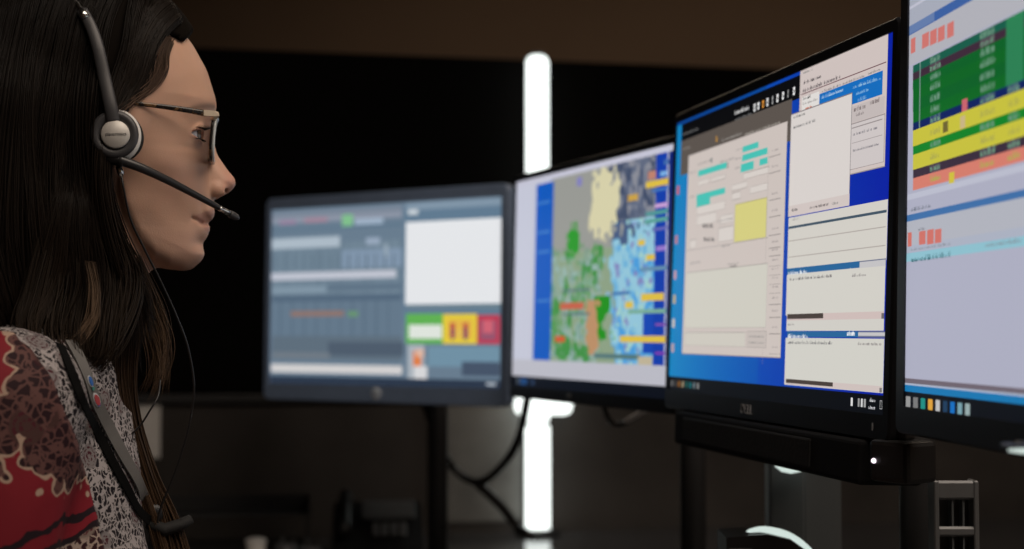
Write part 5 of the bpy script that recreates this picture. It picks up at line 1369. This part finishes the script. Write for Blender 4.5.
def ribbon(bm, pts, nrm, w, th):
    P = catmull(pts, 6); NN = catmull(nrm, 6); rings = []
    for i, p in enumerate(P):
        t = (P[min(i + 1, len(P) - 1)] - P[max(i - 1, 0)]).normalized(); n = (NN[i] - t * NN[i].dot(t)).normalized(); b = t.cross(n).normalized()
        rings.append([bm.verts.new(p + b * (w * a_) + n * (th * c_)) for a_, c_ in ((-.5, -.5), (.5, -.5), (.5, .5), (-.5, .5))])
    for r0, r1 in zip(rings, rings[1:]):
        for k in range(4): bm.faces.new((r0[k], r0[(k + 1) % 4], r1[(k + 1) % 4], r1[k]))
    bm.faces.new(rings[0][::-1]); bm.faces.new(rings[-1]); return P, NN
greyc = pmat('grey_lanyard_cloth', (.14, .135, .13), .8, bump=.4, bscale=1500)
bm = bmesh.new(); P_, N_ = ribbon(bm, near, nn_, .0100, .0012); strap = wpart('strap', bm, greyc, ln_, False)
bm = bmesh.new(); ribbon(bm, [a for a, b in b2_], [b for a, b in b2_], .0075, .0010); wpart('black_strap', bm, M['ink'], ln_, False)
fr_ = [(Vector((p.x + .004, -.045 + .006 * i, p.z)), Vector((1, -.3, .3)).normalized()) for i, p in enumerate(near[:-1])] + [n2_[-1]]
bm = bmesh.new(); ribbon(bm, [a for a, b in fr_], [b for a, b in fr_], .0100, .0012); wpart('far_strap', bm, greyc, ln_, False)
def patch(px, py, w, h_, mat, ang=.5):
    k_ = min(range(len(P_)), key=lambda q_: abs(proj(W3(P_[q_]))[1] - py)); t = (P_[min(k_ + 1, len(P_) - 1)] - P_[max(0, k_ - 1)]).normalized()
    nn = (N_[k_] - t * N_[k_].dot(t)).normalized(); b = t.cross(nn).normalized(); n2 = nn; c = P_[k_] + nn * (.0008 if mat is ew else .0014); bm = bmesh.new()
    mt = Matrix(((b.x, t.x, n2.x, c.x), (b.y, t.y, n2.y, c.y), (b.z, t.z, n2.z, c.z), (0, 0, 0, 1)))
    lathe(bm, [(0, .0003), (.5, .0003), (.5, -.0003), (0, -.0003)], 20, mt @ Matrix.Diagonal((w, h_, 1, 1))); wpart('emblem', bm, mat, strap, False)
eb = pmat('emblem_blue', (.02, .12, .42), .6); er = pmat('emblem_red', (.45, .06, .07), .6); ew = pmat('emblem_grey', (.6, .62, .65), .6)
patch(81.5, 381.5, .0048, .0095, ew); patch(81.5, 381, .0036, .008, eb); patch(85.5, 389.5, .0030, .003, pmat('emblem_green', (.05, .22, .18), .6))
patch(89, 398, .0062, .0135, ew); patch(89.5, 398, .0046, .0105, er); patch(91.5, 403.5, .0030, .0035, eb)
# clip and badge reel at the end
c = near[-1] + Vector((.002, .006, 0))
bm = bmesh.new(); tube(bm, [c + Vector((-.010, .002, .003)), c + Vector((.004, .004, -.003)), c + Vector((.018, .003, .001)), c + Vector((.026, .002, .005))], [.0055, .0070, .0062, .0048], 14, .8); wpart('clip', bm, M['softblack'], ln_)
bm = bmesh.new(); bmesh.ops.create_uvsphere(bm, u_segments=20, v_segments=12, radius=.0085); bmesh.ops.scale(bm, vec=(1, .6, 1.1), verts=bm.verts); bmesh.ops.translate(bm, vec=c + Vector((-.004, .0, .010)), verts=bm.verts); wpart('badge_reel', bm, M['black'], ln_)
bm = bmesh.new(); bmesh.ops.create_uvsphere(bm, u_segments=14, v_segments=8, radius=.0022); bmesh.ops.translate(bm, vec=onblouse(146, 520, .013), verts=bm.verts); wpart('red_dot', bm, pmat('dull_red_enamel', (.35, .05, .02), .4), ln_)

# --- chair ---------------------------------------------------------------
cz = W3((hipf - .0, 0, 0)); ch = thing('office_chair', 'black office chair the person sits on', 'chair', (cz.x, cz.y, 0), (0, 0, HY))
bm = bmesh.new(); box(bm, (-.22, -.23, .40), (.27, .23, .462), .025, 4); part('seat', bm, M['trouser'], ch, True)
bm = bmesh.new(); box(bm, (-.25, -.20, .52), (-.205, .20, .90), .02, 4); part('backrest', bm, M['trouser'], ch, True)
bm = bmesh.new(); box(bm, (-.262, -.03, .39), (-.246, .03, .80), .005); box(bm, (-.26, -.03, .385), (.0, .03, .40), .004); part('back_bracket', bm, M['rail'], ch)
bm = bmesh.new(); tube(bm, [(0, 0, .07), (0, 0, .40)], .025, 20); part('column', bm, M['rail'], ch, True)
for k in range(5):
    a_ = 2 * PI * k / 5 + .3; e = Vector((math.cos(a_), math.sin(a_), 0))
    bm = bmesh.new(); tube(bm, [Vector((0, 0, .09)), e * .15 + Vector((0, 0, .08)), e * .29 + Vector((0, 0, .065))], [.024, .020, .014], 10); lg = part('leg', bm, M['rail'], ch, True)
    bm = bmesh.new(); tube(bm, [e * .29 + Vector((-.012 * e.y, .012 * e.x, .028)), e * .29 + Vector((.012 * e.y, -.012 * e.x, .028))], .028, 18); part('castor', bm, M['black'], lg, True)

# ------------------------------------------------------------------ lights
def added_ceiling_panel(x, y, sx, sy, power, col, lab):  # unseen ceiling lamps, added to light the face and far wall
    t = thing('added_ceiling_light', lab, 'light', (x, y, ZC))
    bm = bmesh.new(); box(bm, (-sx / 2 - .02, -sy / 2 - .02, -.04), (sx / 2 + .02, sy / 2 + .02, 0), .005); part('housing', bm, M['rail'], t)
    bm = bmesh.new(); box(bm, (-sx / 2, -sy / 2, -.044), (sx / 2, sy / 2, -.040)); part('diffuser', bm, emat('warm_panel', col, 1.0), t)
    ld = bpy.data.lights.new('added_panel_lamp', 'AREA'); ld.shape = 'RECTANGLE'; ld.size = sx; ld.size_y = sy; ld.energy = power; ld.color = col
    lo = bpy.data.objects.new('added_panel_lamp', ld); C.objects.link(lo); lo.parent = t; lo.location = (0, 0, -.06)
added_ceiling_panel(.85, .35, 1.8, 1.8, 29, (1.0, .84, .70), 'added ceiling light panel out of view, lighting the face')
added_ceiling_panel(.7, 4.0, 2.6, .3, 5.0, (1.0, .80, .60), 'added ceiling light panel out of view, brightening the far brown wall')
w = bpy.data.worlds.new('world'); SC.world = w; w.use_nodes = True
w.node_tree.nodes['Background'].inputs[0].default_value = (.9, .8, .7, 1); w.node_tree.nodes['Background'].inputs[1].default_value = .004
